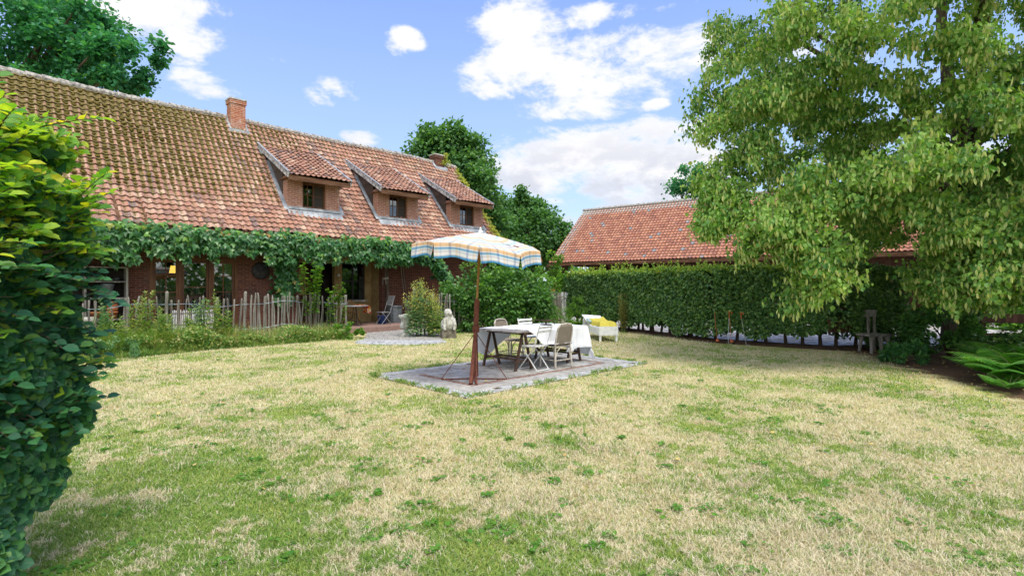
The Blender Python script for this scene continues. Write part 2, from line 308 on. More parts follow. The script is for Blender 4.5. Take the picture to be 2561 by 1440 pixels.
# ---------------------------------------------------------------- ground
def soil_line_np(X,Y): return X-(6.95+.20*(Y-7.0))
def lawncolor(t,blade=False):
    pos=t.new('ShaderNodeNewGeometry').outputs['Position']; x,y,z=t.xyz(pos); p=t.comb(x,y,0.)
    a=t.noise(p,.55,4,.6); b=t.noise(t.mapv(p,loc=(7,3,0)),1.7,6,.68,.4); c=t.noise(t.mapv(p,loc=(1,9,0)),3.6,5,.65)
    nearleft=t.step(t.math('MULTIPLY_ADD',x,-.55,t.math('MULTIPLY',y,-.8)),-2.9,-1.3)        # watered, greener corner of the lawn
    d_=t.noise(t.mapv(p,loc=(4,4,0)),9,5,.7)
    g=t.math('ADD',t.math('MULTIPLY_ADD',a,.9,t.math('MULTIPLY',b,1.0)),t.math('MULTIPLY_ADD',nearleft,.19,t.math('MULTIPLY_ADD',c,.45,t.math('MULTIPLY_ADD',d_,.85,-.425))))
    straw=t.ramp(c,[(.3,(.46,.38,.17)),(.45,(.60,.52,.28)),(.6,(.74,.67,.44)),(.72,(.80,.73,.56))])
    straw=t.mix(t.math('MULTIPLY',t.step(b,.55,.66),.6),straw,(.43,.33,.22)); straw=t.mix(t.math('MULTIPLY',t.step(d_,.47,.60),.45),straw,(.50,.50,.17))
    straw=t.mix(t.math('MULTIPLY',t.step(a,.50,.62),.55),straw,(.46,.36,.21)); straw=t.mix(1,straw,(.94,.93,.88),'MULTIPLY')
    green=t.ramp(b,[(.3,(.20,.33,.06)),(.55,(.34,.45,.10)),(.75,(.48,.50,.13))])
    f=t.math('MULTIPLY_ADD',t.step(g,1.13,1.32),.86,.09)
    return t,pos,p,x,y,straw,green,f,c,b
def groundmat():
    m,t,out=mat('dry lawn'); t,pos,p,x,y,straw,green,f,c,b=lawncolor(t)
    f2=t.math('MULTIPLY',t.math('ADD',f,t.math('MULTIPLY_ADD',t.noise(p,25,5,.7),1.2,-.6),clamp=True),.8)
    col=t.mix(f2,straw,green)
    fine=t.noise(t.mapv(p,(1,1,1)),110,4,.7); col=t.mix(1,col,t.ramp(fine,[(.3,(.62,.60,.52)),(.65,(1.12,1.1,1.05))]),'MULTIPLY')
    # bare soil under the linden and along the hedge
    s=t.math('SUBTRACT',x,t.math('MULTIPLY_ADD',y,.20,6.95-1.4)); s=t.math('ADD',s,t.math('MULTIPLY_ADD',t.noise(p,2.2,6,.7),1.8,-.9))
    soil=t.ramp(t.noise(p,14,7,.75),[(.3,(.055,.035,.022)),(.55,(.14,.085,.055)),(.75,(.27,.19,.13))])
    col=t.mix(t.step(s,-.05,.45),col,soil)
    pbr(t,out,col,.95,t.bump(t.noise(p,60,6,.75),.8,.03),.1); return m
g=MB(); N_=60
xs=np.concatenate([[-900,-200,-60],np.linspace(-30,40,36),[80,250,900]]); ys=np.concatenate([[-900,-100,-20],np.linspace(-5,50,36),[90,250,1500]])
XX,YY=np.meshgrid(xs,ys); nx=len(xs); v=np.stack([XX,YY,np.zeros_like(XX)],-1).reshape(-1,3)
i,j=np.meshgrid(np.arange(nx-1),np.arange(len(ys)-1)); a=(j*nx+i).ravel(); g.add(v,[np.stack([a,a+1,a+nx+1,a+nx],1)])
struct(g.build('ground',groundmat()))
def grassmat():
    m,t,out=mat('grass blade'); t,pos,p,x,y,straw,green,f,c,b=lawncolor(t)
    r=t.attr('rnd'); k=t.step(t.math('SUBTRACT',t.math('MULTIPLY_ADD',f,.95,.04),r),-.04,.04)
    col=t.mix(k,t.mix(r,straw,(.72,.66,.50)),t.mix(t.attr('msk'),green,(.11,.24,.04)))
    b=t.new('ShaderNodeBsdfPrincipled'); t.put(b.inputs['Base Color'],col); b.inputs['Roughness'].default_value=.7; b.inputs['Specular IOR Level'].default_value=.15
    tr=t.new('ShaderNodeBsdfTranslucent'); t.put(tr.inputs[0],col); mx=t.new('ShaderNodeMixShader'); mx.inputs[0].default_value=.35
    t.l.new(b.outputs[0],mx.inputs[1]); t.l.new(tr.outputs[0],mx.inputs[2]); t.l.new(mx.outputs[0],out.inputs[0]); return m
PO=np.array([-.66,7.43]); PL=np.array([.716,.698]); PW=np.array([-.698,.716]); PLEN,PWID=4.87,2.70
def patio_uv(X,Y): d=np.stack([X-PO[0],Y-PO[1]],-1); return d@PL,d@PW
HU=np.array([.695,.719]); HU/=np.linalg.norm(HU); HB=np.array([-HU[1],HU[0]]); HO=np.array([-3.5,20.5])
def house_uv(X,Y): d=np.stack([X-HO[0],Y-HO[1]],-1); return d@HU,d@HB
def hw(x,y,z=0.): q=HO+HU*x+HB*y; return (q[0],q[1],z)
def make_grass():
    mb=MB(); n=700000
    Y=2.3*np.exp(rng.random(n)**1.05*math.log(20/2.3)); X=(rng.random(n)*2-1)*1.08*Y
    keep=(soil_line_np(X,Y)<-.9+1.2*rng.random(n)); u_,v_=patio_uv(X,Y); e=.03*rng.random(n)
    keep&=~((u_>-.02+e)&(u_<PLEN+.02-e)&(v_>-.02+e)&(v_<PWID+.02-e)); hu,hv=house_uv(X,Y); keep&=hv<-1.6
    keep&=~((np.abs(X+3.3)<1.25)&(Y>14.35))&~((X<-3)&(X>-5.6)&(Y>16.5)); keep&=~(X>4.2+(18.5-Y)*.42)|(Y<13)
    X,Y=X[keep],Y[keep]; n=len(X)
    cl=np.sin(X*3.1+np.sin(Y*2.3)*2)*np.sin(Y*3.7+X)*.5+.5
    h=(.008+.017*rng.random(n)+.022*cl**2*rng.random(n))*(1+.05*Y); w=(.0010+.0013*rng.random(n))*(1+.16*Y)
    an=rng.random(n)*2*PI; ln=rng.random(n)*2.0
    d=np.stack([np.cos(an),np.sin(an),0*an],1); s_=np.stack([-np.sin(an),np.cos(an),0*an],1)
    P=np.stack([X,Y,0*X],1); mid=P+d*(h*ln*.3)[:,None]+np.array([0,0,1])*(h*.6)[:,None]; tip=P+d*(h*ln)[:,None]+np.array([0,0,1])*(h)[:,None]
    V=np.stack([P-s_*w[:,None],P+s_*w[:,None],mid+s_*w[:,None]*.8,mid-s_*w[:,None]*.8,tip],1).reshape(-1,3)
    o=(np.arange(n)*5)[:,None]; mb.add(V,[o+np.array([0,1,2,3]),o+np.array([3,2,4])],np.repeat(rng.random(n),5),np.repeat(rng.random(n),5))
    o=mb.build('grass',grassmat()); struct(o,'stuff'); o['label']='short dry grass blades over the whole lawn'
make_grass()
# broad-leaved weeds in the lawn
mb=MB()
for k in range(260):
    Y=2.6+10*random.random()**1.2; X=(random.random()*2-1)*.95*Y
    if soil_line_np(X,Y)>-1.2: continue
    u_,v_=patio_uv(np.array(X),np.array(Y))
    if -.2<u_<PLEN+.2 and -.2<v_<PWID+.2: continue
    n=random.randint(8,26); r=.02+.05*random.random()
    P=np.stack([X+rng.normal(size=n)*r,Y+rng.normal(size=n)*r,rng.random(n)*.015+.005],1); an=rng.random(n)*2*PI
    scatter(mb,T_LEAF,P,np.stack([np.cos(an),np.sin(an),.35+0*an],1),np.tile([0,0,1.],(n,1))+rdir(n)*.3,.025+.025*rng.random(n),rng.random(n)*.6)
o=struct(mb.build('lawn_weeds',G_BRIGHT),'stuff'); o['label']='low broad-leaved weeds scattered in the dry lawn'
# fallen leaves
mb=MB(); n=420
Y=4+9*rng.random(n); X=np.where(rng.random(n)<.75,6.6+.2*(Y-7)+rng.random(n)*2.8-.9,(rng.random(n)*2-1)*.8*Y); 
P=np.stack([X,Y,.03+.012*rng.random(n)],1); an=rng.random(n)*2*PI
scatter(mb,T_LEAF,P,np.stack([np.cos(an),np.sin(an),.15*rng.normal(size=n)],1),np.tile([0,0,1.],(n,1))+rdir(n)*.35,.03+.03*rng.random(n))
YELF=leafmat('fallen leaf',[(0,(.55,.38,.06)),(.5,(.62,.50,.22)),(1,(.36,.16,.06))],.7,.2)
o=struct(mb.build('fallen_leaves',YELF),'stuff'); o['label']='yellow and brown fallen leaves under the big tree'
# ---------------------------------------------------------------- paved patio
SETT=simple('blue grey stone setts',(.22,.23,.24),(.50,.51,.51),16,.85,.6,.2,usernd=.5,detail=8)
FLAG=simple('grey paving slab',(.19,.185,.175),(.42,.41,.385),9,.9,.5,.15,usernd=.35,detail=8)
REDB=simple('red brick paver',(.16,.10,.085),(.30,.20,.165),18,.9,.5,.15,usernd=.4)
JOINT=simple('mossy joint earth',(.045,.04,.022),(.16,.13,.085),18,1,.7,.05)
def stone(mb,c,sx,sy,h,rot=0.,z0=.0):
    ca,sa=math.cos(rot),math.sin(rot); b=.008
    pts=[]
    for (px,py) in ((-1,-1),(1,-1),(1,1),(-1,1)): pts.append(((px*sx/2+random.uniform(-.006,.006)),(py*sy/2+random.uniform(-.006,.006))))
    V=[]; hz=[h+random.uniform(-.003,.003) for _ in range(4)]
    for k,(kk,zz) in enumerate(((1,0),(1,-b),(None,0))):
        for q,(px,py) in enumerate(pts):
            if kk is None: fx=px-math.copysign(b,px); fy=py-math.copysign(b,py); z=z0+hz[q]
            else: fx,fy=px,py; z=z0 if k==0 else z0+hz[q]-b
            V.append((c[0]+fx*ca-fy*sa,c[1]+fx*sa+fy*ca,z))
    F=[(8,9,10,11)]+[(k*4+q,k*4+(q+1)%4,(k+1)*4+(q+1)%4,(k+1)*4+q) for k in (0,1) for q in range(4)]
    mb.add(V,F)
def patio():
    rz=math.atan2(PL[1],PL[0]); loc=(PO[0],PO[1],0)
    base=MB(); base.bb(0,PLEN,0,PWID,-.05,.012); ob=struct(base.build('patio_base',JOINT,loc=loc)); ob.rotation_euler=(0,0,rz)
    m=MB(); red=MB(); fl=MB()
    for ring in range(2):
        d=.06+ring*.125
        for (a,b_,L) in (((0,d),0,PLEN),((0,PWID-d),0,PLEN),((d,.25),1,PWID-.5),((PLEN-d,.25),1,PWID-.5)):
            x=.0
            while x<L-.05:
                w=random.uniform(.11,.20); w=min(w,L-x)
                if random.random()>.02:
                    c=(x+w/2,a[1]) if b_==0 else (a[0],a[1]+x+w/2)
                    stone(m,(c[0],c[1]),(w-.012) if b_==0 else .113,.113 if b_==0 else (w-.012),.026+random.uniform(-.004,.005),random.uniform(-.04,.04))
                x+=w
    def inr(x,y,k): return k<x<PLEN-k and k<y<PWID-k
    for (x0,x1,y0,y1) in ((.27,PLEN-.27,.27,.60),(.27,PLEN-.27,PWID-.60,PWID-.27),(.27,.60,.61,PWID-.61),(PLEN-.60,PLEN-.27,.61,PWID-.61)):
        nx_=max(1,round((x1-x0)/.33)); ny_=max(1,round((y1-y0)/.33))
        for i_ in range(nx_):
            for j_ in range(ny_):
                sx,sy=(x1-x0)/nx_,(y1-y0)/ny_; stone(fl,(x0+(i_+.5)*sx,y0+(j_+.5)*sy),sx-.008,sy-.008,.022+random.uniform(-.002,.003))
    for (y) in (.66,PWID-.66):
        x=.62
        while x<PLEN-.7: stone(red,(x+.05,y),.095,.075,.024,random.uniform(-.05,.05)); x+=.105
    for (x) in (.66,PLEN-.66):
        y=.74
        while y<PWID-.8: stone(red,(x,y+.05),.075,.095,.024,random.uniform(-.05,.05)); y+=.105
    y=.74
    while y<PWID-.75:
        hh=random.uniform(.14,.22); x=.74
        while x<PLEN-.76:
            w=random.uniform(.16,.34); w=min(w,PLEN-.72-x); stone(m if random.random()<.3 else fl,(x+w/2,y+hh/2),w-.014,hh-.014,.022+random.uniform(-.004,.006),random.uniform(-.03,.03)); x+=w
        y+=hh
    for mm,nm,mt in ((m,'patio_setts',SETT),(fl,'patio_slabs',FLAG),(red,'patio_brick_band',REDB)):
        o=struct(mm.build(nm,mt,loc=loc)); o.rotation_euler=(0,0,rz)
patio()
mb=MB(); n=5200; side=rng.integers(0,4,n); q=rng.random(n); d_=np.abs(rng.normal(size=n))*.05-.03
cl=np.sin(q*31+side*2)*np.sin(q*13+side); kp=rng.random(n)<np.clip(.35+.8*cl,0.03,1); 
u_=np.where(side==0,q*PLEN,np.where(side==1,q*PLEN,np.where(side==2,d_,PLEN-d_))); v_=np.where(side==0,d_,np.where(side==1,PWID-d_,q*PWID)); u_,v_=u_[kp],v_[kp]; n=len(u_)
P=np.concatenate([PO+u_[:,None]*PL+v_[:,None]*PW,np.full((n,1),.01)],1); an=rng.random(n)*2*PI
scatter(mb,T_PINNA,P,np.stack([np.cos(an)*.7,np.sin(an)*.7,.5+.5*rng.random(n)],1),rdir(n),.05+.06*rng.random(n)); o=struct(mb.build('edge_grass',G_WEED),'stuff'); o['label']='grass tufts creeping over the edge of the paving'
# ---------------------------------------------------------------- porch terrace, gravel, yard
HROT=math.atan2(HU[1],HU[0])
mb=MB(); mb.bb(-4.9,5,-.75,2.0,-.1,.20); ter=struct(mb.build('terrace',REDB,loc=(HO[0],HO[1],0))); ter.rotation_euler=(0,0,HROT)
mb=MB(); mb.bb(-14,-4.9,-.3,.8,-.1,.14); ter=struct(mb.build('brick_path',REDB,loc=(HO[0],HO[1],0))); ter.rotation_euler=(0,0,HROT)
GRAV=None
def gravelmat():
    m,t,out=mat('pale gravel'); p=t.new('ShaderNodeNewGeometry').outputs['Position']; vo=t.new('ShaderNodeTexVoronoi'); t.put(vo.inputs['Vector'],p); vo.inputs['Scale'].default_value=38
    c=t.ramp(t.xyz(vo.outputs['Color'])[0],[(0,(.16,.15,.14)),(.35,(.42,.40,.37)),(.7,(.62,.60,.56)),(1,(.80,.78,.74))]); pbr(t,out,t.mix(1,c,t.ramp(vo.outputs['Distance'],[(0,(1,1,1)),(.9,(.3,.3,.3))]),'MULTIPLY'),.9,t.bump(vo.outputs['Distance'],.7,.02),.2); return m
GRAV=gravelmat()
gp=[(-5.6,19.9),(-5.1,18.4),(-4.75,16.8),(-4.45,15.5),(-4.0,14.75),(-3.3,14.4),(-2.6,14.45),(-2.15,14.9),(-2.1,15.8),(-2.3,17.2),(-2.2,19),(-2.1,20.6),(-3.9,20.8)]
mb=MB(); mb.add([(x,y,.008 if y<17 else .008+(y-17)*.02) for x,y in gp],[tuple(range(len(gp)))[::-1]]); struct(mb.build('gravel_path',GRAV))
st=MB()
for k in range(420):
    x=random.uniform(-4.5,-1.95); y=random.uniform(14.2,15.35)
    if abs((x+3.2)/1.35)**2+abs((y-15.1)/.85)**2>1 : continue
    stone(st,(x,y),random.uniform(.09,.15),random.uniform(.08,.12),.03+random.uniform(-.008,.01),random.uniform(0,3))
struct(st.build('cobble_edging',SETT))
def yardmat():
    m,t,out=mat('pale cobbled yard'); p=t.new('ShaderNodeNewGeometry').outputs['Position']; vo=t.new('ShaderNodeTexVoronoi'); t.put(vo.inputs['Vector'],p); vo.inputs['Scale'].default_value=6.5
    c=t.ramp(t.xyz(vo.outputs['Color'])[0],[(0,(.34,.34,.35)),(.6,(.52,.52,.53)),(1,(.66,.65,.64))]); c=t.mix(t.step(vo.outputs['Distance'],.45,.75),c,(.20,.17,.12)); c=t.mix(t.math('MULTIPLY',t.step(t.noise(p,.8,5),.52,.7),.5),c,(.42,.33,.22))
    pbr(t,out,c,.8,t.bump(vo.outputs['Distance'],.6,.03),.3); return m
YARD=yardmat()
HEDGE=np.array([(2.75,22.6),(4.5,18.5),(6.0,15.2),(8.4,13.4),(10.2,13.9)])
mb=MB(); pts=[(3.1,23.5),(4.9,18.8),(6.35,15.7),(8.6,14.1),(10.4,14.5),(14,12.2),(30,10),(60,30),(20,45),(2.0,44),(1.2,30)]
mb.add([(x,y,.006) for x,y in pts],[tuple(range(len(pts)))]); struct(mb.build('cobbled_yard',YARD))
mb=MB(); off=np.array([.45,.28]); L1=[tuple(p-off*[1,.9]) for p in HEDGE]; L2=[tuple(p+off*[.9,.8]) for p in HEDGE][::-1]
SOIL=simple('dark leaf mould soil',(.03,.02,.012),(.11,.07,.045),12,1,.8,.05,detail=8)
mb=MB(); n=len(HEDGE); T=nrm(np.gradient(HEDGE,axis=0)); Nn=np.stack([-T[:,1],T[:,0]],1); V=[]
for p,q in zip(HEDGE,Nn):
    for k,z in ((-.50,.002),(-.3,.05),(0,.07),(.3,.05),(.42,.004)): V.append((p[0]+q[0]*k,p[1]+q[1]*k,z+random.uniform(0,.01)))
mb.add(V,[(r*5+c,r*5+c+1,r*5+c+6,r*5+c+5) for r in range(n-1) for c in range(4)]); struct(mb.build('hedge_soil',SOIL))
# ---------------------------------------------------------------- pantiles
def tiles(mb,x0,x1,prof,cw=.19,rl=.243,skip=None,mask=None,xs_fn=None,amp=.021,rowlim=None):
    prof=np.array(prof,float); seg=np.linalg.norm(np.diff(prof,axis=0),axis=1); cs=np.concatenate([[0],np.cumsum(seg)]); L=cs[-1]
    def at(s):
        s=np.clip(s,0,L); return np.stack([np.interp(s,cs,prof[:,0]),np.interp(s,cs,prof[:,1])],-1)
    rows=int(L/rl)+1; ncol=int(round((x1-x0)/cw)); A=np.linspace(0,1,8); zc=amp*np.cos(2*PI*A)
    for j in range(rows):
        s0=j*rl; s1=min(L,s0+rl+.05)
        if s1-s0<.06: continue
        i=np.arange(ncol); X=x0+i*cw
        y_mid=at(np.array(s0+rl/2))[0]
        if skip is not None: i=i[~skip(X+cw/2,y_mid)]; X=x0+i*cw
        if len(i)==0: continue
        n=len(i); ds=rng.normal(size=n)*.007; tilt=rng.normal(size=n)*.004; lift=np.abs(rng.normal(size=n))*.004
        rnd=rng.random(n); 
        px=X[:,None]+A[None]*cw*1.03+rng.normal(size=n)[:,None]*.002
        P0=at(s0+ds); P1=at(np.full(n,s1)); t=nrm(P1-P0); nn=np.stack([-t[:,1],t[:,0]],1)
        zz=zc[None]+tilt[:,None]*(A[None]-.5)*2
        sg=(.022*np.sin(px*.9+.4)+.012*np.sin(px*2.3+y_mid*2))*(amp<.022); lo=zz+.044+lift[:,None]+sg; hi=zz+sg
        def pt(P,h,extra=0): 
            q=P[:,None,:]+nn[:,None,:]*(h[...,None]+extra); return np.stack([px,q[...,0],q[...,1]],-1)
        U=pt(P1,hi); Lw=pt(P0,lo); B=pt(P0,lo,-.016)
        V=np.concatenate([U,Lw,B],1).reshape(-1,3)
        k=np.arange(7); f1=np.stack([8+k,9+k,1+k,k],1); f2=np.stack([16+k,17+k,9+k,8+k],1); f=np.concatenate([f1,f2])
        F=(np.arange(n)*24)[:,None,None]+f[None]
        m=None
        if mask is not None:
            m=mask(np.repeat(px.mean(1),24),np.full(n*24,y_mid),s0/L)
            chan=np.tile(np.concatenate([-np.cos(2*PI*A)*.30]*3),n); m=m+chan
        mb.add(V,[F.reshape(-1,4)],np.repeat(rnd,24),m)
# ---------------------------------------------------------------- farmhouse (local frame: x along the eave, y into the house)
EZ,MZ,RZ=3.3,4.35,7.8; MY,RY=1.15,4.0
HX0,HX1=-17.0,4.75
PROF=[(0,EZ),(MY,MZ),(RY,RZ)]
house=thing('farmhouse','long brick farmhouse with mossy pantile roof, three dormers and a creeper covered eave','house',(HO[0],HO[1],0),HROT)
DX=[-3.95,-.45,3.2]; DW=1.12
def dskip(x,y):
    s=np.zeros(len(x),bool)
    for d in DX: s|=(np.abs(x-d)<DW-.1)&(y>1.2)&(y<2.75)
    return s
def mossmask(x,y,s):
    left=np.clip((-3.2-x)/4.5,0,1); a=left*np.clip((y-.9)/.9,0,1)*.40+.10*np.clip((-2.0-x)/3,0,1)+.08
    b=.22*np.clip((y-2.6)/1.2,0,1); c=.10*np.clip((-5-x)/6,0,1)
    return a+b+c+.04*np.sin(x*3.3+y*4)
mb=MB(); tiles(mb,HX0,HX1,PROF,skip=dskip,mask=mossmask)
roof=mb.build('roof',TILE,house)
mb=MB()                                                                   # back slope and under-roof sheet
mb.add([(HX0,0.02,EZ-.05),(HX1,0.02,EZ-.05),(HX1,MY,MZ-.06),(HX0,MY,MZ-.06),(HX1,RY,RZ-.06),(HX0,RY,RZ-.06),(HX1,2*RY,EZ-.05),(HX0,2*RY,EZ-.05)],[(0,1,2,3),(3,2,4,5),(5,4,6,7)])
mb.build('roof_underlay',DARKWOOD,house)
mb=MB()                                                                   # ridge tiles
x=HX0
while x<HX1:
    L_=.36; q_=.022*math.sin(x*.9+.4)+random.uniform(-.01,.01); pts=[(x-.03,RY,RZ-.03+q_),(x+.04,RY,RZ-.025+q_),(x+L_,RY,RZ-.035+q_)]; mb.tube(pts,[.135,.125,.105],12,rnd=random.random()); x+=L_
mb.build('ridge_cap',LICHEN,house)
mb=MB()                                                                   # moss cushions in the tile channels
n=2300; X=-3.5-rng.random(n)**.8*13; S=.15+.85*rng.random(n)**.8
cw=.19; X=HX0+np.round((X-HX0)/cw)*cw+cw*.5+rng.normal(size=n)*.02
for x_,s_ in zip(X,S):
    y=MY*.6+s_*(RY-MY*.6-.1); 
    if dskip(np.array([x_]),y)[0]: continue
    j=round(y/.158)*.158+.02+random.uniform(-.02,.03); z=np.interp(j,[0,MY,RY],[EZ,MZ,RZ]); r=random.uniform(.028,.062)
    mb.ball((x_,j-.02,z+.016),(r*1.1,r*.8,r*.62),6,4,wob=.3)
moss=mb.build('moss_cushions',MOSS,roof,smooth=True); struct(moss,'stuff')
# walls
WALLY=.78
mb=MB()
def wall(x0,x1,z0,z1,y0=WALLY,y1=WALLY+.22): mb.bb(x0,x1,y0,y1,z0,z1)
wall(HX0+.3,-8.86,0,EZ+.5); wall(-8.86,-6.58,2.47,EZ+.5); wall(-8.86,-6.58,-.1,.22); wall(-6.58,-4.62,0,EZ+.5)
mb.bb(-4.84,-4.62,1.0,2.0,0,EZ+.3)                        # porch left return
mb.bb(-1.15,HX1-.25,1.15,1.37,0,EZ+.6)
mb.bb(HX1-.45,HX1-.25,1.38,8,0,EZ+.2); mb.bb(HX0+.3,HX0+.5,1,8,0,EZ+.2); mb.bb(HX0+.3,HX1-.3,7.2,7.4,0,EZ)
for xx in (HX1-.36,): mb.add([(xx,.6,EZ),(xx,7.5,EZ),(xx,RY,RZ-.12),(xx+.1,.6,EZ),(xx+.1,7.5,EZ),(xx+.1,RY,RZ-.12)],[(0,1,2),(5,4,3),(0,2,5,3),(2,1,4,5)])
mb.build('brick_wall',BRICK_W,house)
mb=MB(); mb.bb(-4.6,-1.2,1.0,2.6,2.75,2.80); mb.bb(HX0+.4,HX1-.4,.05,1.2,EZ-.02,EZ+.0)
for x in np.arange(-16.5,4.6,.62): mb.beam((x,-.02,EZ-.06),(x,1.1,MZ-.15),.07,.12)
mb.bb(HX0,HX1,-.03,.03,EZ-.10,EZ-.02)
mb.build('eave_timbers',FASCIA,house)
# porch recess: plaster back wall with a doorway and a window
mb=MB(); Y0=1.95
for x0,x1,z0,z1 in ((-4.62,-4.35,.2,2.75),(-2.72,-2.42,.2,2.75),(-2.42,-1.42,.2,1.02),(-2.42,-1.42,2.55,2.75),(-4.35,-2.72,2.5,2.75),(-1.42,-.95,.2,2.75)): mb.bb(x0,x1,Y0,Y0+.2,z0,z1)
mb.bb(-1.15,-1.0,1.37,1.96,.2,2.75)
mb.build('plaster_wall',PLASTER,house)
mb=MB(); mb.bb(-4.7,-.9,2.6,2.65,.2,2.8); mb.build('porch_back',DARKIN,house)
w=MB(); 
for x in (-2.40,-1.93,-1.47): w.bb(x-.03,x+.03,2.0,2.05,1.1,2.55)
for z in (1.10,1.83,2.52): w.bb(-2.36,-1.5,2.003,2.047,z-.03,z+.03)
pw=w.build('window',DARKM,house); w=MB(); w.bb(-2.46,-1.36,1.86,2.0,1.02,1.08); w.build('sill',STONEW,pw); w=MB(); w.bb(-2.4,-1.5,2.02,2.026,1.1,2.5); w.build('pane',GLASS,pw)
w=MB(); w.bb(-1.62,-1.46,2.07,2.09,1.1,2.0); w.build('curtain',CURT,pw)
w=MB(); w.bb(-4.33,-3.62,2.2,2.25,.2,2.5); w.bb(-3.6,-3.55,2.15,2.22,.2,2.5); d=w.build('door',DARKWOOD,house); w=MB(); w.bb(-4.2,-3.75,2.17,2.196,1.3,2.3); w.build('door_panel',PLASTER,d)
# french windows: three lights in a brown frame
RX0,RX1=-8.86,-6.58
mb=MB(); mb.bb(RX0,RX1,WALLY-.02,WALLY+.09,2.40,2.48); 
for x in (-8.83,-8.125,-7.33,-6.61): mb.bb(x-.045,x+.045,WALLY-.015,WALLY+.09,.2,2.40)
mb.bb(RX0,RX1,WALLY-.04,WALLY+.1,.14,.2)
wf=mb.build('french_window',WINWOOD,house)
for k,(x0,x1,mun) in enumerate(((-8.78,-8.17,1),(-8.08,-7.38,0),(-7.28,-6.66,1))):
    c=MB(); y=WALLY+.03
    for x in (x0+.03,x1-.03): c.bb(x-.03,x+.03,y-.025,y+.025,.22,2.39)
    for z in (.30,2.36): c.bb(x0+.06,x1-.06,y-.022,y+.022,z-.05,z+.04)
    for z in (.98,1.45,1.93) if mun else (1.6,): c.bb(x0+.06,x1-.06,y-.014,y+.014,z-.013,z+.013)
    if mun: c.bb((x0+x1)/2-.013,(x0+x1)/2+.013,y-.017,y+.017,.35,2.31)
    c.build('window_sash',WINWOOD,wf)
    q=MB(); q.bb(x0+.05,x1-.05,y-.003,y+.003,.3,2.33); q.build('pane',GLASS,wf)
for x0 in (-8.75,-6.86):
    c=MB(); V=[];ks=24
    for i in range(ks+1):
        x=x0+.2*i/ks; V+= [(x,WALLY+.16+.02*math.sin(i*1.6),.3),(x,WALLY+.16+.02*math.sin(i*1.6),2.38)]
    c.add(V,[(2*i,2*i+2,2*i+3,2*i+1) for i in range(ks)]); c.build('curtain',CURT,wf)
# dark room behind
mb=MB(); mb.bb(-9.3,-6.2,3.2,3.3,0,3.2); mb.bb(-9.35,-9.3,1.05,3.2,0,3.2); mb.bb(-6.2,-6.15,1.05,3.2,0,3.2); mb.bb(-9.3,-6.2,1.05,3.2,.1,.15); mb.bb(-9.3,-6.2,1.05,3.2,2.7,2.75); mb.build('room',DARKIN,house)
def inhouse(name,label,cat,x,y,z,rz=0,group=None): q=hw(x,y,z); return thing(name,label,cat,q,HROT+rz,group)
t=inhouse('lamp','lit yellow hanging lamp shade glowing behind the left pane of the french window','lamp',-8.12,1.55,2.02)
m=MB(); m.lathe([(.11,0),(.07,.22)],16); m.build('lamp_shade',LAMP,t); m=MB(); m.tube([(0,0,.2),(0,0,.8)],.006,6); m.build('cord',DARKM,t)
# chimneys
def chimney(cx,cy,w,d,z0,z1,mtl):
    m=MB(); m.bb(cx-w/2,cx+w/2,cy-d/2,cy+d/2,z0,z1-.16); m.bb(cx-w/2-.03,cx+w/2+.03,cy-d/2-.03,cy+d/2+.03,z1-.16,z1-.02)
    c=m.build('chimney',mtl,house); m=MB(); m.bb(cx-w/2-.045,cx+w/2+.045,cy-d/2-.045,cy+d/2+.045,z1-.02,z1+.03); m.build('chimney_cap',STONEW,c)
    m=MB()
    rz=lambda y: np.interp(y,[0,MY,RY],[EZ,MZ,RZ])
    y0=cy-d/2-.10; m.beam((cx-w/2-.08,y0,rz(y0)+.05),(cx+w/2+.12,y0,rz(y0)+.05),.05,.16)
    for sx in (-1,1): m.beam((cx+sx*(w/2+.05),y0,rz(y0)+.05),(cx+sx*(w/2+.05),min(RY,cy+d/2),rz(min(RY,cy+d/2))+.05),.12,.05)
    m.build('flashing',LEAD,c)
chimney(-5.62,3.80,.50,.44,6.9,8.42,BRICK_C); chimney(3.78,4.0,.55,.45,7.2,8.15,BRICK_W)
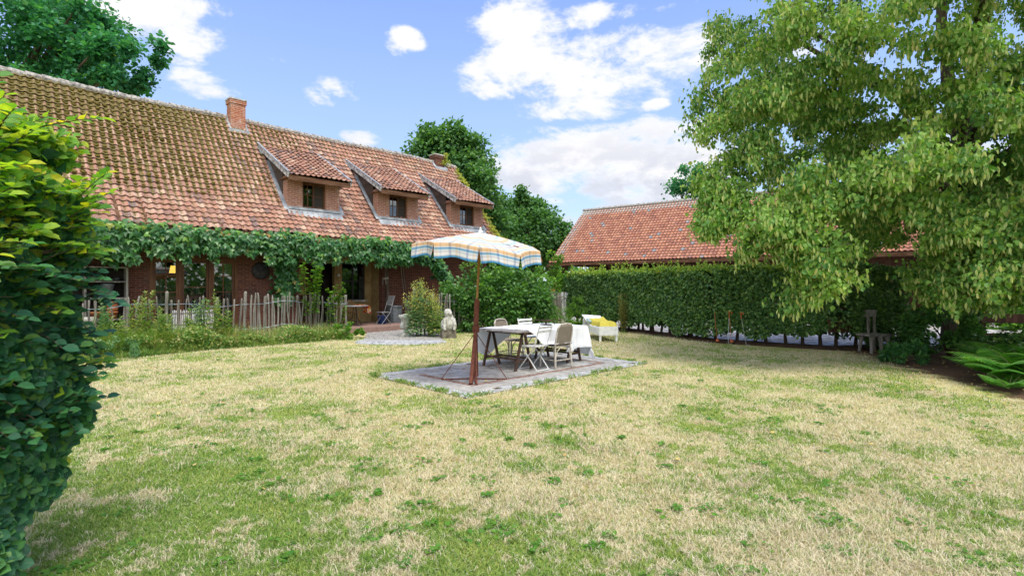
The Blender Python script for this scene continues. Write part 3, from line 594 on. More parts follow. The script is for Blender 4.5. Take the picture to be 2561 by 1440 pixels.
# dormers
def make_dormer(cx):
    w=.955; y0=1.05; zb=4.28; zt=5.42
    m=MB()
    for s in (-1,1): m.bb(min(s*w,s*.42),max(s*w,s*.42),y0,y0+.32,zb,zt)
    m.bb(-.42,.42,y0+.14,y0+.3,zb-.1,zb+.12)
    D=m.build('dormer',BRICK_D,house,loc=(cx,0,0))
    # roof: from eave (y .5,z 5.33) back to main roof at (3.1,6.72)
    prof=[(.52,5.36),(3.12,6.78)]
    t=MB(); tiles(t,-1.13,1.11,prof,cw=.187,rl=.235,mask=lambda x,y,s:.12+.08*np.sin(x*4)+0*y,amp=.019); t.build('dormer_roof',TILE,D)
    b=MB()
    b.add([(-1.12,.55,5.30),(1.1,.55,5.30),(1.1,3.1,6.69),(-1.12,3.1,6.69)],[(0,1,2,3)]); b.bb(-1.1,1.1,.60,y0+.3,5.26,5.30); b.bb(-1.12,1.1,.53,.585,5.17,5.33); b.build('fascia',FASCIA,D)
    v=MB(); 
    for s in (-1,1): v.beam((s*1.135,.50,5.31),(s*1.135,3.18,6.78),.035,.17,up=(0,0,1))
    v.build('bargeboard',WHITEB,D)
    l=MB()
    for s in (-1,1): l.beam((s*1.14,.48,5.425),(s*1.14,3.2,6.90),.07,.02)
    l.beam((-1.17,3.25,6.86),(-1.09,2.75,6.40),.14,.04); l.bb(-.98,.98,.93,y0+.02,zb-.02,zb+.07); l.beam((-.98,.86,4.12),(.98,.86,4.12),.03,.26,up=(0,.7,1))
    for s in (-1,1): l.beam((s*1.02,.92,4.22),(s*1.02,2.6,6.16),.14,.03); 
    l.build('flashing',LEAD,D)
    c=MB()
    for s in (-1,1):
        c=MB(); z=4.3
        while z<6.3:                                       # stepped cladding boards between main roof and dormer roof
            ya=max(y0+.33,np.interp(z+.06,[EZ,MZ,RZ],[0,MY,RY])*0+y0+.33); yb=np.interp(z+.02,[MZ,RZ],[MY,RY])+.05
            ya=max(ya,(z+.16-5.36)/(1.42/2.6)+.52) if z>5.2 else ya
            if yb>ya: c.box((s*.945,(ya+yb)/2,z+.06),(.03+.008,yb-ya,.125),rot=[[1,0,.10*s],[0,1,0],[-.10*s,0,1]])
            z+=.118
        c.build('side_cladding',SLATES,D)
    f=MB(); y=y0+.10
    f.bb(-.40,.40,y-.03,y+.03,zb+.10,zb+.155); f.bb(-.40,.40,y-.03,y+.03,5.18,5.25)
    for x in (-.395,-.015,.375): f.bb(x-.005,x+.04,y-.033,y+.033,zb+.1,5.25)
    f.bb(-.215,-.19,y-.015,y+.015,zb+.15,5.2); f.bb(-.36,-.015,y-.018,y+.018,4.82,4.85); f.bb(.03,.37,y-.01,y+.01,4.80,4.82)
    f.build('window_frame',WINWOOD,D)
    g_=MB(); g_.bb(-.37,-.02,y-.003,y+.003,zb+.15,5.19); g_.build('pane',GLASS,D)
    g_=MB(); g_.bb(.03,.37,y-.0,y+.006,zb+.15,5.19); g_.build('insect_screen',simple('insect screen',(.035,.03,.025),(.06,.05,.04),60,.9),D)
    g_=MB(); g_.bb(-.9,.9,1.6,1.62,zb,5.3); g_.bb(-.42,.42,y0+.31,1.62,5.26,5.28); g_.build('dormer_interior',DARKIN,D)
    return D
D0=make_dormer(DX[0])
for x in DX[1:]:
    c=D0.copy(); COL.objects.link(c); c.parent=house; c.location=(x,0,0)
    for ch in list(D0.children): q=ch.copy(); COL.objects.link(q); q.parent=c
# rake edge with verge tiles on the gable
mb=MB()
for s in np.arange(0,1,.035):
    y=s*RY; z=np.interp(y,[0,MY,RY],[EZ,MZ,RZ]); mb.box((HX1+.05,y,z+.03),(.16,.26,.05),rot=[[1,0,0],[0,.68,-.73],[0,.73,.68]])
mb.build('verge_tiles',TILE,house)
# ---------------------------------------------------------------- creepers
def ivy_cloud(name,label,cat,segs,n,size,mtl,parentrot=True,stemmat=BARKD,stems=(),hang=.8,sz=(.7,1.3)):
    th=thing(name,label,cat,(HO[0],HO[1],0),HROT)
    mb=MB()
    tot=sum(s[5] for s in segs)
    for (a,b,ry,rz,lump,wgt) in segs:
        k=int(n*wgt/tot); a=np.array(a);b=np.array(b); u=rng.random(k)
        nc=max(4,int(np.linalg.norm(b-a)*5)); cc=rng.random(nc); co=np.stack([np.zeros(nc),rng.normal(size=nc)*ry*.5,rng.normal(size=nc)*rz*.5],1); cr=.5+rng.random(nc)
        ci=rng.integers(0,nc,k); mixm=rng.random(k)<.65
        base=a+(b-a)*np.where(mixm,np.clip(cc[ci]+rng.normal(size=k)*.02,0,1),u)[:,None]
        off=np.where(mixm[:,None],co[ci]+rng.normal(size=(k,3))*np.array([.10,ry*.35,rz*.35])*cr[ci][:,None],rng.normal(size=(k,3))*np.array([.05,ry*.6,rz*.55]))
        P=base+off
        ax=np.stack([rng.normal(size=k)*.45,-.35+rng.normal(size=k)*.3,-hang+rng.normal(size=k)*.35],1); nm_=np.stack([rng.normal(size=k)*.35,-1+0*u,.55+rng.normal(size=k)*.35],1)
        scatter(mb,T_IVY,P,ax,nm_,size*(sz[0]+(sz[1]-sz[0])*rng.random(k)),np.clip(rng.random(k)*.75+.25*(off[:,2]>rz*.45),0,1))
    mb.build('foliage',mtl,th)
    s=MB()
    for pts,r in stems: s.tube(pts,r,6,wob=.2)
    if stems: s.build('stems',stemmat,th)
    return th
segs=[]
x=-11.6
while x<-1:
    segs.append(((x,-.12,3.10+.05*math.sin(x*2)),(x+1.,-.12,3.10+.05*math.sin(x*2+1)),.13,.20,0,1.))
    segs.append(((x,-.05,2.86+.10*math.sin(x*1.7)),(x+1.,-.05,2.86+.10*math.sin(x*1.7+.8)),.15,.20,0,.75)); x+=1
segs+=[((-1.2,-.15,2.95),(.6,-.2,2.85),.2,.22,0,2.0),((-1,-.12,3.1),(1.2,-.1,3.1),.14,.14,0,1.3),((.4,-.15,2.75),(1.1,-.1,1.9),.22,.2,0,1.6),
  ((-3.3,-.15,2.75),(-.6,-.15,2.68),.15,.15,0,1.6),((-5.35,.45,2.8),(-5.25,.5,1.0),.20,.25,0,2.4),((-5.0,.4,2.8),(-4.95,.5,1.5),.12,.2,0,.8),((-10.8,-.05,2.8),(-9.6,.1,2.55),.18,.22,0,1.2)]
for q_ in np.arange(-10.9,.6,.55):
    x_=q_+random.uniform(-.2,.2); segs.append(((x_,-.15,2.75),(x_+random.uniform(-.1,.1),-.12,2.75-random.uniform(.1,.5)),.06,.07,0,.11))
stems=[([(-5.2,.6,.1),(-5.3,.62,1.0),(-5.15,.5,2.0),(-5.3,.1,2.9)],.035),([(x_,-.02+.06*math.sin(x_*3),3.08+.05*math.sin(x_*5)) for x_ in np.arange(-11.5,1.2,.25)],.02)]
ivy_cloud('creeper_vine','dark green creeper trailing all along the eave of the farmhouse','climbing plant',segs,13000,.165,G_VINE,stems=stems)
segs=[((HX1+.05,y,np.interp(y,[0,MY,RY],[EZ,MZ,RZ])+.08),(HX1+.05,y+.5,np.interp(y+.5,[0,MY,RY],[EZ,MZ,RZ])+.08),.10,.09,0,.8 if y<1.6 else 1.2) for y in np.arange(.3,3.8,.5)]+[((4.1,3.8,7.75),(4.15,3.8,8.2),.08,.14,0,1)]
ivy_cloud('gable_creeper','yellow green creeper climbing the gable edge to the far chimney','climbing plant',segs,2600,.075,G_IVYG,hang=.2)
# ---------------------------------------------------------------- barn
BU=np.array([.8,-.6]); BB=np.array([.6,.8]); BO=np.array([2.34,33.0]); BROT=math.atan2(-.6,.8)
barn=thing('barn','open brick barn with orange pantile roof dotted with grey tiles behind the clipped hedge','barn',(BO[0],BO[1],0),BROT)
BP=[(0,3.12),(.7,3.62),(4.65,6.98)]; BL=21.
mb=MB()
def lmask(x,y,s): return .55*(s>.86)+.45*np.clip((1.0-x)/.7,0,1)*(y>.4)+.02
tiles(mb,0,BL,BP,cw=.205,rl=.27,mask=lmask,amp=.024); mb.build('roof',TILEB,barn)
mb=MB(); mb.add([(0,.02,3.05),(BL,.02,3.05),(BL,.7,3.55),(0,.7,3.55),(BL,4.65,6.9),(0,4.65,6.9),(BL,9.3,3.05),(0,9.3,3.05)],[(0,1,2,3),(3,2,4,5),(5,4,6,7)]); mb.build('roof_underlay',DARKWOOD,barn)
mb=MB(); x=-.05
while x<BL: mb.tube([(x-.03,4.65,6.98),(x+.05,4.65,6.99),(x+.40,4.65,6.97)],[.14,.13,.105],10); x+=.4
mb.build('ridge_cap',LICHEN,barn)
mb=MB(); mb.bb(-.02,BL,-.06,.0,2.92,3.10); mb.build('fascia',FASCIA,barn)
mb=MB()
for x in (.12,4.4,8.7,13.,17.3): mb.bb(x-.0,x+.32,.35,.67,0,2.2)
mb.bb(0,BL,5.2,5.4,0,3.4); mb.bb(6.0,BL,2.6,2.75,0,3.3); mb.add([(.02,.6,3.0),(.02,9,3.0),(.02,4.65,6.8),(.14,.6,3.0),(.14,9,3.0),(.14,4.65,6.8)],[(0,1,2),(5,4,3),(0,2,5,3),(2,1,4,5)])
mb.build('brick_wall',BRICK_W,barn)
mb=MB()
for x in (.12,4.4,8.7,13.,17.3):
    mb.bb(x+.05,x+.27,.40,.62,2.2,3.0)
    for s in (-1,1): mb.beam((x+.16,.5,2.15),(x+.16+s*.75,.5,2.98),.10,.12)
for x in np.arange(.9,5.8,.18): mb.bb(x,x+.165,5.1,5.15,0,3.3,rnd=random.random())
for x in np.arange(-.25,.1,.17): mb.bb(x,x+.15,1.9,1.94,0,3.,rnd=random.random())
mb.bb(0,BL,.42,.60,3.0,3.16)
mb.build('timber_frame',DARKWOOD,barn)
# ---------------------------------------------------------------- shelf with buckets and pots by the left of the facade
t=inhouse('shelf_unit','old dark wooden shelf with two columns against the brick wall beside the french window','shelf',-10.35,.42,.0)
m=MB()
for x in (-.62,0.,.88): m.bb(x,x+.045,-.02,.34,.12,2.12)
for z in (.12,.72,1.28,1.72,2.10): m.bb(-.575,0,-.018,.33,z,z+.035); m.bb(.045,.88,-.018,.33,z,z+.035)
m.build('shelf_frame',OLDWOOD,t); m=MB(); m.bb(-.6,.9,.31,.335,.16,2.1); m.build('back_panel',DARKIN,t)
t=inhouse('bucket','pale zinc bucket standing on the middle board of the old shelf','bucket',-9.85,.58,1.316)
m=MB(); m.lathe([(.10,0),(.15,.34),(.158,.345),(.158,.36),(.145,.36),(.095,.02)],20); m.build('bucket_body',ZINC,t,True); m=MB(); m.tube([(.15*math.cos(a),.02,.33+.0*a+.10*math.sin(a)-.02) for a in np.linspace(0,PI,12)],.005,5); m.build('handle',DARKM,t)
for k,(x,z,lab) in enumerate(((-9.75,.757,'stack of orange terracotta pots on the low board of the old shelf'),(-10.12,.757,'smaller orange terracotta pot beside the stack of pots on the shelf'))):
    m=MB()
    for q in range(4 if k==0 else 1): m.lathe([(.09,q*.09),(.125,.15+q*.09),(.135,.15+q*.09),(.135,.19+q*.09),(.11,.19+q*.09)],16)
    q=hw(x,.58,z); tag(m.build('flower_pot',TERRA,None,True,loc=q),lab,'plant pot')
for x in (-9.92,-9.68):
    m=MB(); m.ball((0,0,.05),(.11,.07,.05),10,6); m.ball((.05,0,.07),(.05,.05,.05),8,5); tag(m.build('clog',DARKM,None,True,loc=hw(x,.55,1.755)),'black clog on the upper board of the old shelf, '+('left' if x<-9.8 else 'right')+' of the pair','shoe','pair of black clogs')
# stone trough at the extreme left of the shelf
m=MB(); m.lathe([(.20,0),(.24,.05),(.17,.12),(.20,.4),(.34,.75),(.36,.85),(.31,.85)],20,wob=.03); tag(m.build('stone_planter',STONEW,None,True,loc=hw(-10.55,-.35,0)),'weathered white stone planter half hidden behind the foreground hedge','planter')
# round dark plate on wall, pale stick panel
m=MB(); m.lathe([(.0,0),(.27,0),(.27,.03),(.22,.05),(0,.05)],28); o=m.build('wall_plate',DARKM,None,True,loc=hw(-5.88,.75,2.12)); o.rotation_euler=(PI/2,0,HROT); tag(o,'dark round metal plate hung on the brick wall beside the creeper','wall ornament')
t=inhouse('lattice_panel','low panel of pale upright sticks leaning in front of the french window','panel',-7.9,.15,.14,0)
m=MB()
for k in range(30): x=-.52+k*.036; m.tube([(x,0,random.uniform(0,.04)),(x+random.uniform(-.01,.01),.09,.80+random.uniform(-.03,.02))],.0085,5)
m.build('sticks',WHITEP,t); m=MB()
for z in (.08,.40,.72): m.beam((-.54,-.01+z*.11,z),(.56,-.01+z*.11,z),.025,.02)
m.build('cross_bars',OLDWOOD,t)
# ---------------------------------------------------------------- porch objects
t=inhouse('dustbin','ribbed zinc dustbin in front of the brick wall of the porch','bin',-.80,.78,.2)
m=MB(); an=np.arange(48)*2*PI/48; rr=lambda r:r*(1+.035*(np.arange(48)//2%2)); V=[];
for r,z in ((.235,0),(.245,.03),(.29,.60)): V.append(np.stack([np.cos(an)*rr(r),np.sin(an)*rr(r),np.full(48,z)],1))
i=np.arange(48); j=(i+1)%48; m.add(np.concatenate(V),[np.concatenate([np.stack([q*48+i,q*48+j,(q+1)*48+j,(q+1)*48+i],1) for q in (0,1)]),i[::-1][None].copy()])
m.build('bin_body',ZINC,t); m=MB(); m.lathe([(.30,.595),(.315,.60),(.315,.66),(.28,.67),(0.02,.69)],32); m.build('bin_lid',simple('dark zinc rim',(.10,.11,.12),(.20,.21,.22),12,.5,.1,.5,.5),t,True)
def slatchair(name,label,group,loc,rz,frame,slat,wornslats=2):
    """folding garden chair; local +y is the direction the sitter faces"""
    t=thing(name,label,'chair',loc,rz,group); 
    for s in (-1,1):
        a=MB(); a.tube([(s*.20,.24,.0),(s*.20,-.02,.30),(s*.20,-.14,.45),(s*.20,-.27,.86)],.011,6); a.build('back_frame',frame,t)
        a=MB(); a.tube([(s*.185,-.20,.0),(s*.185,.02,.27),(s*.185,.19,.45)],.011,6); a.build('leg',frame,t)
    a=MB()
    for p in ((.24,.01,.20),(-.20,.01,.185)): a.tube([(-p[2],p[0],p[1]),(p[2],p[0],p[1])],.010,6)
    for s in (-1,1): a.tube([(s*.19,-.15,.445),(s*.19,.2,.445)],.009,6)
    a.build('cross_bars',frame,t)
    a=MB()
    for k in range(8): y=-.16+k*.052; a.box((0,y,.458),(.42,.040,.014),rnd=random.random())
    a.build('seat',slat,t)
    a=MB()
    for k in range(wornslats): z=.72+k*.075; y=-.27+(.86-z)*.13/.41*1.0+.004; a.box((0,y-.016,z+.02),(.43,.014,.045),rot=[[1,0,0],[0,.95,-.3],[0,.3,.95]],rnd=random.random())
    a.build('backrest',slat,t); return t
PORCHM=simple('grey garden chair metal',(.16,.17,.18),(.30,.32,.33),10,.5,.1,.4)
t=slatchair('folding_chair','grey metal slatted garden chair on the porch beside the small flower-cloth table',None,hw(-1.62,.25,.2),HROT+PI/2,PORCHM,PORCHM,5)
t=inhouse('bistro_table','small round dark metal table under the porch with a flowered cloth','table',-2.75,.35,.2)
m=MB(); m.lathe([(.46,.70),(.47,.72),(.46,.735),(.02,.735)],28); m.build('tabletop',PORCHM,t); 
for k in range(3):
    a=k*2*PI/3+.4; m=MB(); m.tube([(math.cos(a)*.05,math.sin(a)*.05,.70),(math.cos(a)*.10,math.sin(a)*.10,.30),(math.cos(a)*.36,math.sin(a)*.36,.01)],.011,6); m.build('leg',DARKM,t)
m=MB(); m.tube([(.2*math.cos(a),.2*math.sin(a),.16) for a in np.linspace(0,2*PI,17)],.007,5); m.build('stretcher',DARKM,t)
def floralmat():
    m,t,out=mat('flowered oilcloth'); vo=t.new('ShaderNodeTexVoronoi'); t.put(vo.inputs['Vector'],t.new('ShaderNodeTexCoord').outputs['Object']); vo.inputs['Scale'].default_value=13
    c=t.ramp(t.xyz(vo.outputs['Color'])[0],[(0,(.60,.05,.03)),(.38,(.75,.60,.42)),(.55,(.78,.42,.04)),(.7,(.62,.04,.05)),(.86,(.80,.72,.6))],'CONSTANT'); pbr(t,out,c,.6); return m
m=MB(); G=14; V=[]
for a in range(G+1):
    for b in range(G+1):
        u_,v_=a/G,b/G; x=-.05+u_*.62; y=-.28+v_*.5; ov=max(0,x-.42); z=.745-ov*1.9-.03*math.sin(v_*9)*(ov>0); x=min(x,.42)+ov*.25+.03*math.sin(v_*8+1)*(ov>0); V.append((x,y,z))
m.add(V,[(a*(G+1)+b,(a+1)*(G+1)+b,(a+1)*(G+1)+b+1,a*(G+1)+b+1) for a in range(G) for b in range(G)])
o=m.build('flowered_cloth',floralmat(),None,True,loc=hw(-2.75,.35,.2)); o.rotation_euler=(0,0,HROT); tag(o,'red, white and yellow flowered cloth hanging over the porch table','tablecloth')
t=inhouse('wooden_chair','light wooden chair with an arched back against the porch window sill','chair',-2.4,1.15,.2,PI)
m=MB(); m.bb(-.2,.2,-.2,.2,.43,.46); m.build('seat',BAMBOO,t)
for sx in (-1,1):
    for sy in (-1,1): m=MB(); m.tube([(sx*.18,sy*.18,0),(sx*.17,sy*.17,.43)],.017,6); m.build('leg',BAMBOO,t)
m=MB(); m.tube([(-.18,-.18,.45),(-.19,-.24,.75),(-.15,-.26,.86),(0,-.27,.90),(.15,-.26,.86),(.19,-.24,.75),(.18,-.18,.45)],.02,7); 
for x in (-.08,0,.08): m.beam((x,-.19,.46),(x,-.26,.88),.03,.012)
m.build('backrest',BAMBOO,t)
m=MB(); m.lathe([(.15,0),(.2,.30),(.21,.31),(.19,.31),(.14,.02)],18); tag(m.build('blue_tub',BLUE,None,True,loc=hw(-1.50,.55,.2)),'blue plastic tub under the grey porch chair','tub')
# wooden post, hanging pulley, tools on the brick
m=MB(); m.tube([(0,0,0),(.02,0,1.2),(-.02,.02,2.7)],[.085,.075,.08],9,wob=.15); tag(m.build('porch_post',BARK,None,True,loc=hw(-1.05,.95,.2)),'rough brown timber post at the corner of the porch brickwork','post')
m=MB(); m.beam((-.10,0,0),(.12,0,.02),.04,.06); m.beam((-.09,0,-.02),(-.10,0,-.26),.03,.04); m.beam((.02,0,-.02),(.03,0,-.22),.03,.04); m.tube([(0,0,.02),(0,0,.75)],.008,5); tag(m.build('hanging_bracket',OLDWOOD,None,loc=hw(-1.28,.7,1.92)),'pale wooden bracket hanging from the porch ceiling beside the timber post','bracket')
for k,(x0,x1) in enumerate(((-.35,-.10),(-.22,.02))):
    m=MB(); m.tube([(x1-x0,-.02,-.0),(0,0,2.1-.2*k)],.014,6); m.beam((-.06,0,2.1-.2*k),(.06,0,2.1-.2*k),.03,.03); tag(m.build('tool_handle',OLDWOOD,None,loc=hw(x0,1.08,.55)),'grey long-handled garden tool on the porch brick wall, '+('left' if k==0 else 'right')+' one of two','garden tool','long tools on the porch wall')
m=MB(); m.tube([(0,0,0),(.01,0,1.0),(0,0,1.45)],.03,7,wob=.2); m.tube([(0,0,1.35),(.5,-.1,1.5)],.012,5); m.tube([(0,0,1.0),(.5,-.1,1.12)],.012,5); tag(m.build('drying_rack',BARKD,None,loc=hw(.12,.8,.2)),'dark wooden post with two thin side arms by the porch wall','rack')
m=MB(); m.lathe([(.01,-.03),(.055,-.03),(.06,0),(.055,.03),(.01,.03)],16); o=m.build('wall_lantern',WORNW,None,True,loc=hw(-2.57,1.92,2.05)); o.rotation_euler=(PI/2,0,HROT); tag(o,'small pale round ornament on the ochre pillar of the porch','wall ornament')
# stone urn
def urn(name,label,loc,s=1.):
    t=thing(name,label,'urn',loc,.4); m=MB(); m.box((0,0,.03*s),(.42*s,.42*s,.06*s)); m.lathe([(.17*s,.061*s),(.15*s,.10*s),(.075*s,.16*s),(.065*s,.21*s)],20,wob=.03); m.build('foot',STONEW,t,False)
    m=MB(); m.lathe([(.07*s,.205*s),(.17*s,.27*s),(.205*s,.35*s),(.17*s,.43*s),(.155*s,.50*s),(.17*s,.57*s),(.235*s,.63*s),(.25*s,.66*s),(.235*s,.69*s),(.19*s,.67*s),(.15*s,.60*s)],24,wob=.03); m.build('bowl',STONEW,t,True)
    m=MB(); m.ball((0,0,.67*s),(.15*s,.13*s,.07*s),10,6,.2); m.build('filling',STONEW,t,True); return t
urn('stone_urn','weathered white stone urn on the gravel path left of the yellow-flowering plants',(-3.43,16.8,0))
# seated stone figure
t=thing('stone_figure','mossy white stone figure on a block half hidden in the shrub behind the yellow flowers','statue',(-2.0,16.3,0),.3)
m=MB(); m.box((0,0,.12),(.46,.40,.24),taper=.95); m.build('plinth',simple('dark mossy stone',(.05,.045,.03),(.2,.18,.14),9,.95,.5),t)
m=MB(); m.ball((0,0,.42),(.24,.19,.24),16,10,.08); m.ball((.03,-.02,.62),(.14,.13,.16),14,9,.06); m.ball((-.02,-.05,.80),(.125,.12,.13),14,9,.05); m.ball((.05,-.14,.78),(.05,.06,.05),8,6);  m.tube([(.14,-.12,.62),(.18,-.18,.42),(.16,-.2,.26)],[.06,.055,.05],8); m.tube([(-.12,-.12,.62),(-.15,-.18,.42),(-.14,-.2,.26)],[.06,.055,.05],8)
o=m.build('figure_body',STONEW,t,True); md=o.modifiers.new('r','REMESH'); md.mode='VOXEL'; md.voxel_size=.016; md.use_smooth_shade=True
# ---------------------------------------------------------------- chestnut paling fences
def picket(mb,h,r):
    lean=random.gauss(0,.035); k=random.gauss(0,.012); n=7; pts=[];rad=[]
    for i in range(n): z=h*i/(n-1)*.97; pts.append((lean*z+k*math.sin(z*5),.01*math.sin(z*3+k*90),z)); rad.append(r*(1+.15*random.uniform(-1,1)))
    pts.append((pts[-1][0],pts[-1][1],h)); rad.append(r*.35); mb.tube(pts,rad,6,wob=.25)
t=inhouse('picket_fence','grey split-chestnut picket fence tied with wire along the front of the farmhouse','fence',0,-1.05,0)
xs=[];x=-11.6
while x<-3.75: xs.append(x); x+=random.choice([.065,.085,.10,.08,.075]) if x>-6.9 else random.choice([.13,.15,.17])
xs=xs[:94]
for k,x in enumerate(xs):
    m=MB(); fat=any(abs(x-q)<.06 for q in (-7.0,-8.9,-5.0)); 
    rr_=.017+.012*random.random(); picket(m,1.34+random.gauss(0,.05)+(.10 if fat else 0),rr_ if not fat else .042)
    o=m.build('picket',OLDWOOD,t); o.location=(x,random.gauss(0,.02),0); o.rotation_euler=(random.gauss(0,.03),random.gauss(0,.035 if x<-6 else .085),random.uniform(0,6))
WIRE=simple('galvanised wire',(.20,.28,.32),(.42,.50,.54),10,.4,.05,.5,.5)
for z in (1.12,.42):
    m=MB(); X=np.arange(-11.6,-3.7,.12); m.tube([(x_,-.035+.02*math.sin(x_*23),z+.05*math.sin(x_*1.9)+.02*math.sin(x_*5.1)) for x_ in X],.006,4); m.build('wire',WIRE,t)
A_=np.array([-3.1,16.95]); B_=np.array([1.9,22.2]); ang=math.atan2(*(B_-A_)[::-1]); LL=np.linalg.norm(B_-A_)
t=thing('picket_fence','short grey picket fence from the yellow flowers past the big shrub','fence',(A_[0],A_[1],0),ang)
x=0; k=0
while x<LL:
    m=MB(); picket(m,1.36+random.gauss(0,.06)+(.25 if k==0 else 0),.045 if k==0 else .03); o=m.build('picket',OLDWOOD,t); o.location=(x,0,0); o.rotation_euler=(0,random.gauss(0,.06),random.uniform(0,6)); x+=.16 if x<4.5 else .11; k+=1
for z in (1.1,.42): m=MB(); m.tube([(x_,-.04,z+.03*math.sin(x_*2)) for x_ in np.arange(0,LL,.2)],.006,4); m.build('wire',WIRE,t)
t=thing('garden_gate','old gate of pale upright boards with a bent hoop, left of the clipped hedge','gate',(1.75,22.4,0),-.1)
for k in range(7):
    m=MB(); x=.12+k*.105; m.box((x,.03,.68+.02*math.sin(k*3)),(.088,.02,1.36+.05*math.sin(k*5)),rnd=random.random(),rot=[[1,0,random.uniform(-.03,.03)],[0,1,0],[0,0,1]]); m.build('board',WORNW if k>2 else OLDWOOD,t)
m=MB(); m.tube([(.34*math.cos(a)+.30,-.08,.75+.50*math.sin(a)) if 0 else (.30-.40*math.cos(a),-.08,(.92+.28*math.sin(a))) for a in np.linspace(0,PI,14)],.022,6); 
for x in (-.10,.70): m.tube([(x,-.08,.0),(x,-.08,.93)],.022,6)
m.build('hoop',OLDWOOD,t); m=MB(); m.tube([(.1,-.1,.3),(.45,-.1,1.1)],.014,5); m.tube([(.12,-.06,1.1),(.5,-.06,.2)],.014,5); m.build('brace',OLDWOOD,t)
m=MB(); m.box((0,0,0),(.62,.02,.55)); tag(m.build('leaning_sign_board',simple('orange brown board',(.30,.13,.04),(.45,.22,.08),5,.8),None,loc=(2.35,31.2,1.55)),'orange brown board in the dark barn beside its left brick post','board')
# ---------------------------------------------------------------- tall weeds strip at the foot of the fence
mb=MB(); mbb=MB()
def blades(mb,P,h,w,lean,rnd):
    n=len(P); an=rng.random(n)*2*PI; d=np.stack([np.cos(an),np.sin(an),0*an],1); s_=np.stack([-np.sin(an),np.cos(an),0*an],1)*w[:,None]
    up=np.array([0,0,1.]); L=lean[:,None]; H=h[:,None]
    q=[P+d*(H*L*k*k)+up*(H*(k-.25*k*k*L*.8)) for k in (0,.35,.7,1)]
    V=np.stack([q[0]-s_,q[0]+s_,q[1]+s_*.9,q[1]-s_*.9,q[2]+s_*.6,q[2]-s_*.6,q[3]],1).reshape(-1,3)
    o=(np.arange(n)*7)[:,None]; mb.add(V,[np.concatenate([o+np.array([0,1,2,3]),o+np.array([3,2,4,5])]),o+np.array([5,4,6])],np.repeat(rnd,7))
n=25000; X=-12.5+rng.random(n)*8.2; Yh=-1.15-1.05*rng.random(n)**1.2+.1*np.sin(X*2.1)-.35*np.clip((-8-X)/3,0,1)
P=np.array([hw(a,b) for a,b in zip(X,Yh)]); clump=.6+.5*np.sin(X*2.7)*np.sin(Yh*5+X)
hgt=(.16+.36*rng.random(n))*(1+.45*np.clip((-7.2-X)/2.5,0,1))*(.75+.5*np.sin(X*6.3+Yh*3)**2)*(.75+.5*clump)*np.clip((Yh+2.45)*1.5,.25,1.15)*np.where(X<-9,1.1,.9)
blades(mb,P,hgt,.003+.004*rng.random(n),.3+1.1*rng.random(n),np.clip(rng.random(n)*.8+.25*np.sin(X*3.1+Yh*4)*rng.random(n)+.1,0,1))
n=26000; X=-12.5+rng.random(n)*8.2; Yh=-1.2-.95*rng.random(n); P=np.array([hw(a,b) for a,b in zip(X,Yh)]); P[:,2]=rng.random(n)**1.2*.42*(.75+.4*np.sin(X*3.7+1)*np.sin(X*1.3))*(1+.5*np.clip((-7.2-X)/2.5,0,1))
scatter(mb,T_LEAF,P,rdir(n)*.8+np.array([0,0,.6]),rdir(n)+np.array([0,-.3,.8]),.03+.05*rng.random(n))
o=struct(mb.build('weed_strip',G_WEED),'stuff'); o['label']='band of tall mixed weeds and seeding grass at the foot of the picket fence'
mb=MB(); n=700; X=-8+rng.random(n)*3.7; Yh=-1.2-.9*rng.random(n); P=np.array([hw(a,b) for a,b in zip(X,Yh)])
blades(mb,P,.30+.35*rng.random(n),.003+.003*rng.random(n),.2+1.0*rng.random(n),rng.random(n)); o=struct(mb.build('dry_stalks',G_STRAW),'stuff'); o['label']='dry bent straw stalks among the weeds'
# ---------------------------------------------------------------- single plants
def stalk_plant(name,label,cat,loc,h,ns,spread,leafm,lsize=.10,narrow=True,flower=None,dens=34,group=None,droop=.3,rnd0=0,flow_n=40,stem=.006):
    t=thing(name,label,cat,loc,0,group); st=MB(); lv=MB(); fl=MB()
    for k in range(ns):
        a=random.uniform(0,2*PI); s=random.uniform(0,spread); hh=h*random.uniform(.72,1.); b=np.array([math.cos(a)*s*.4,math.sin(a)*s*.4,0]); e=np.array([math.cos(a)*s,math.sin(a)*s,hh])
        tt=np.linspace(0,1,7); pts=b+(e-b)*tt[:,None]+np.array([.04*math.sin(k),.03*math.cos(k*2),0])*np.sin(tt*PI)[:,None]; st.tube(pts,np.linspace(stem,stem*.4,7),5)
        n=int(dens*hh); u_=np.sort(.12+.88*rng.random(n)); P=np.stack([np.interp(u_,tt,pts[:,i]) for i in range(3)],1); an=np.arange(n)*2.4+k
        ax=np.stack([np.cos(an),np.sin(an),.55-droop+.5*u_],1); scatter(lv,T_NARROW if narrow else T_LEAF,P,ax,np.tile([0,0,1.],(n,1))+rdir(n)*.3,lsize*(1.1-.65*u_)*(.7+.6*rng.random(n)),np.clip(rnd0+rng.random(n)*(1-rnd0),0,1))
        if flower:
            n=flow_n; P=e+rng.normal(size=(n,3))*np.array([.075,.075,.10])-np.outer(rng.random(n)**1.5,[0,0,.35*h*.5]); scatter(fl,T_LEAF,P,rdir(n)+np.array([0,0,.5]),rdir(n),.022+.02*rng.random(n))
    st.build('stems',simple('green stem',(.10,.16,.04),(.20,.26,.08),9,.7) if 'green stem' not in bpy.data.materials else bpy.data.materials['green stem'],t); lv.build('leaves',leafm,t)
    if flower: fl.build('flowers',flower,t)
    return t
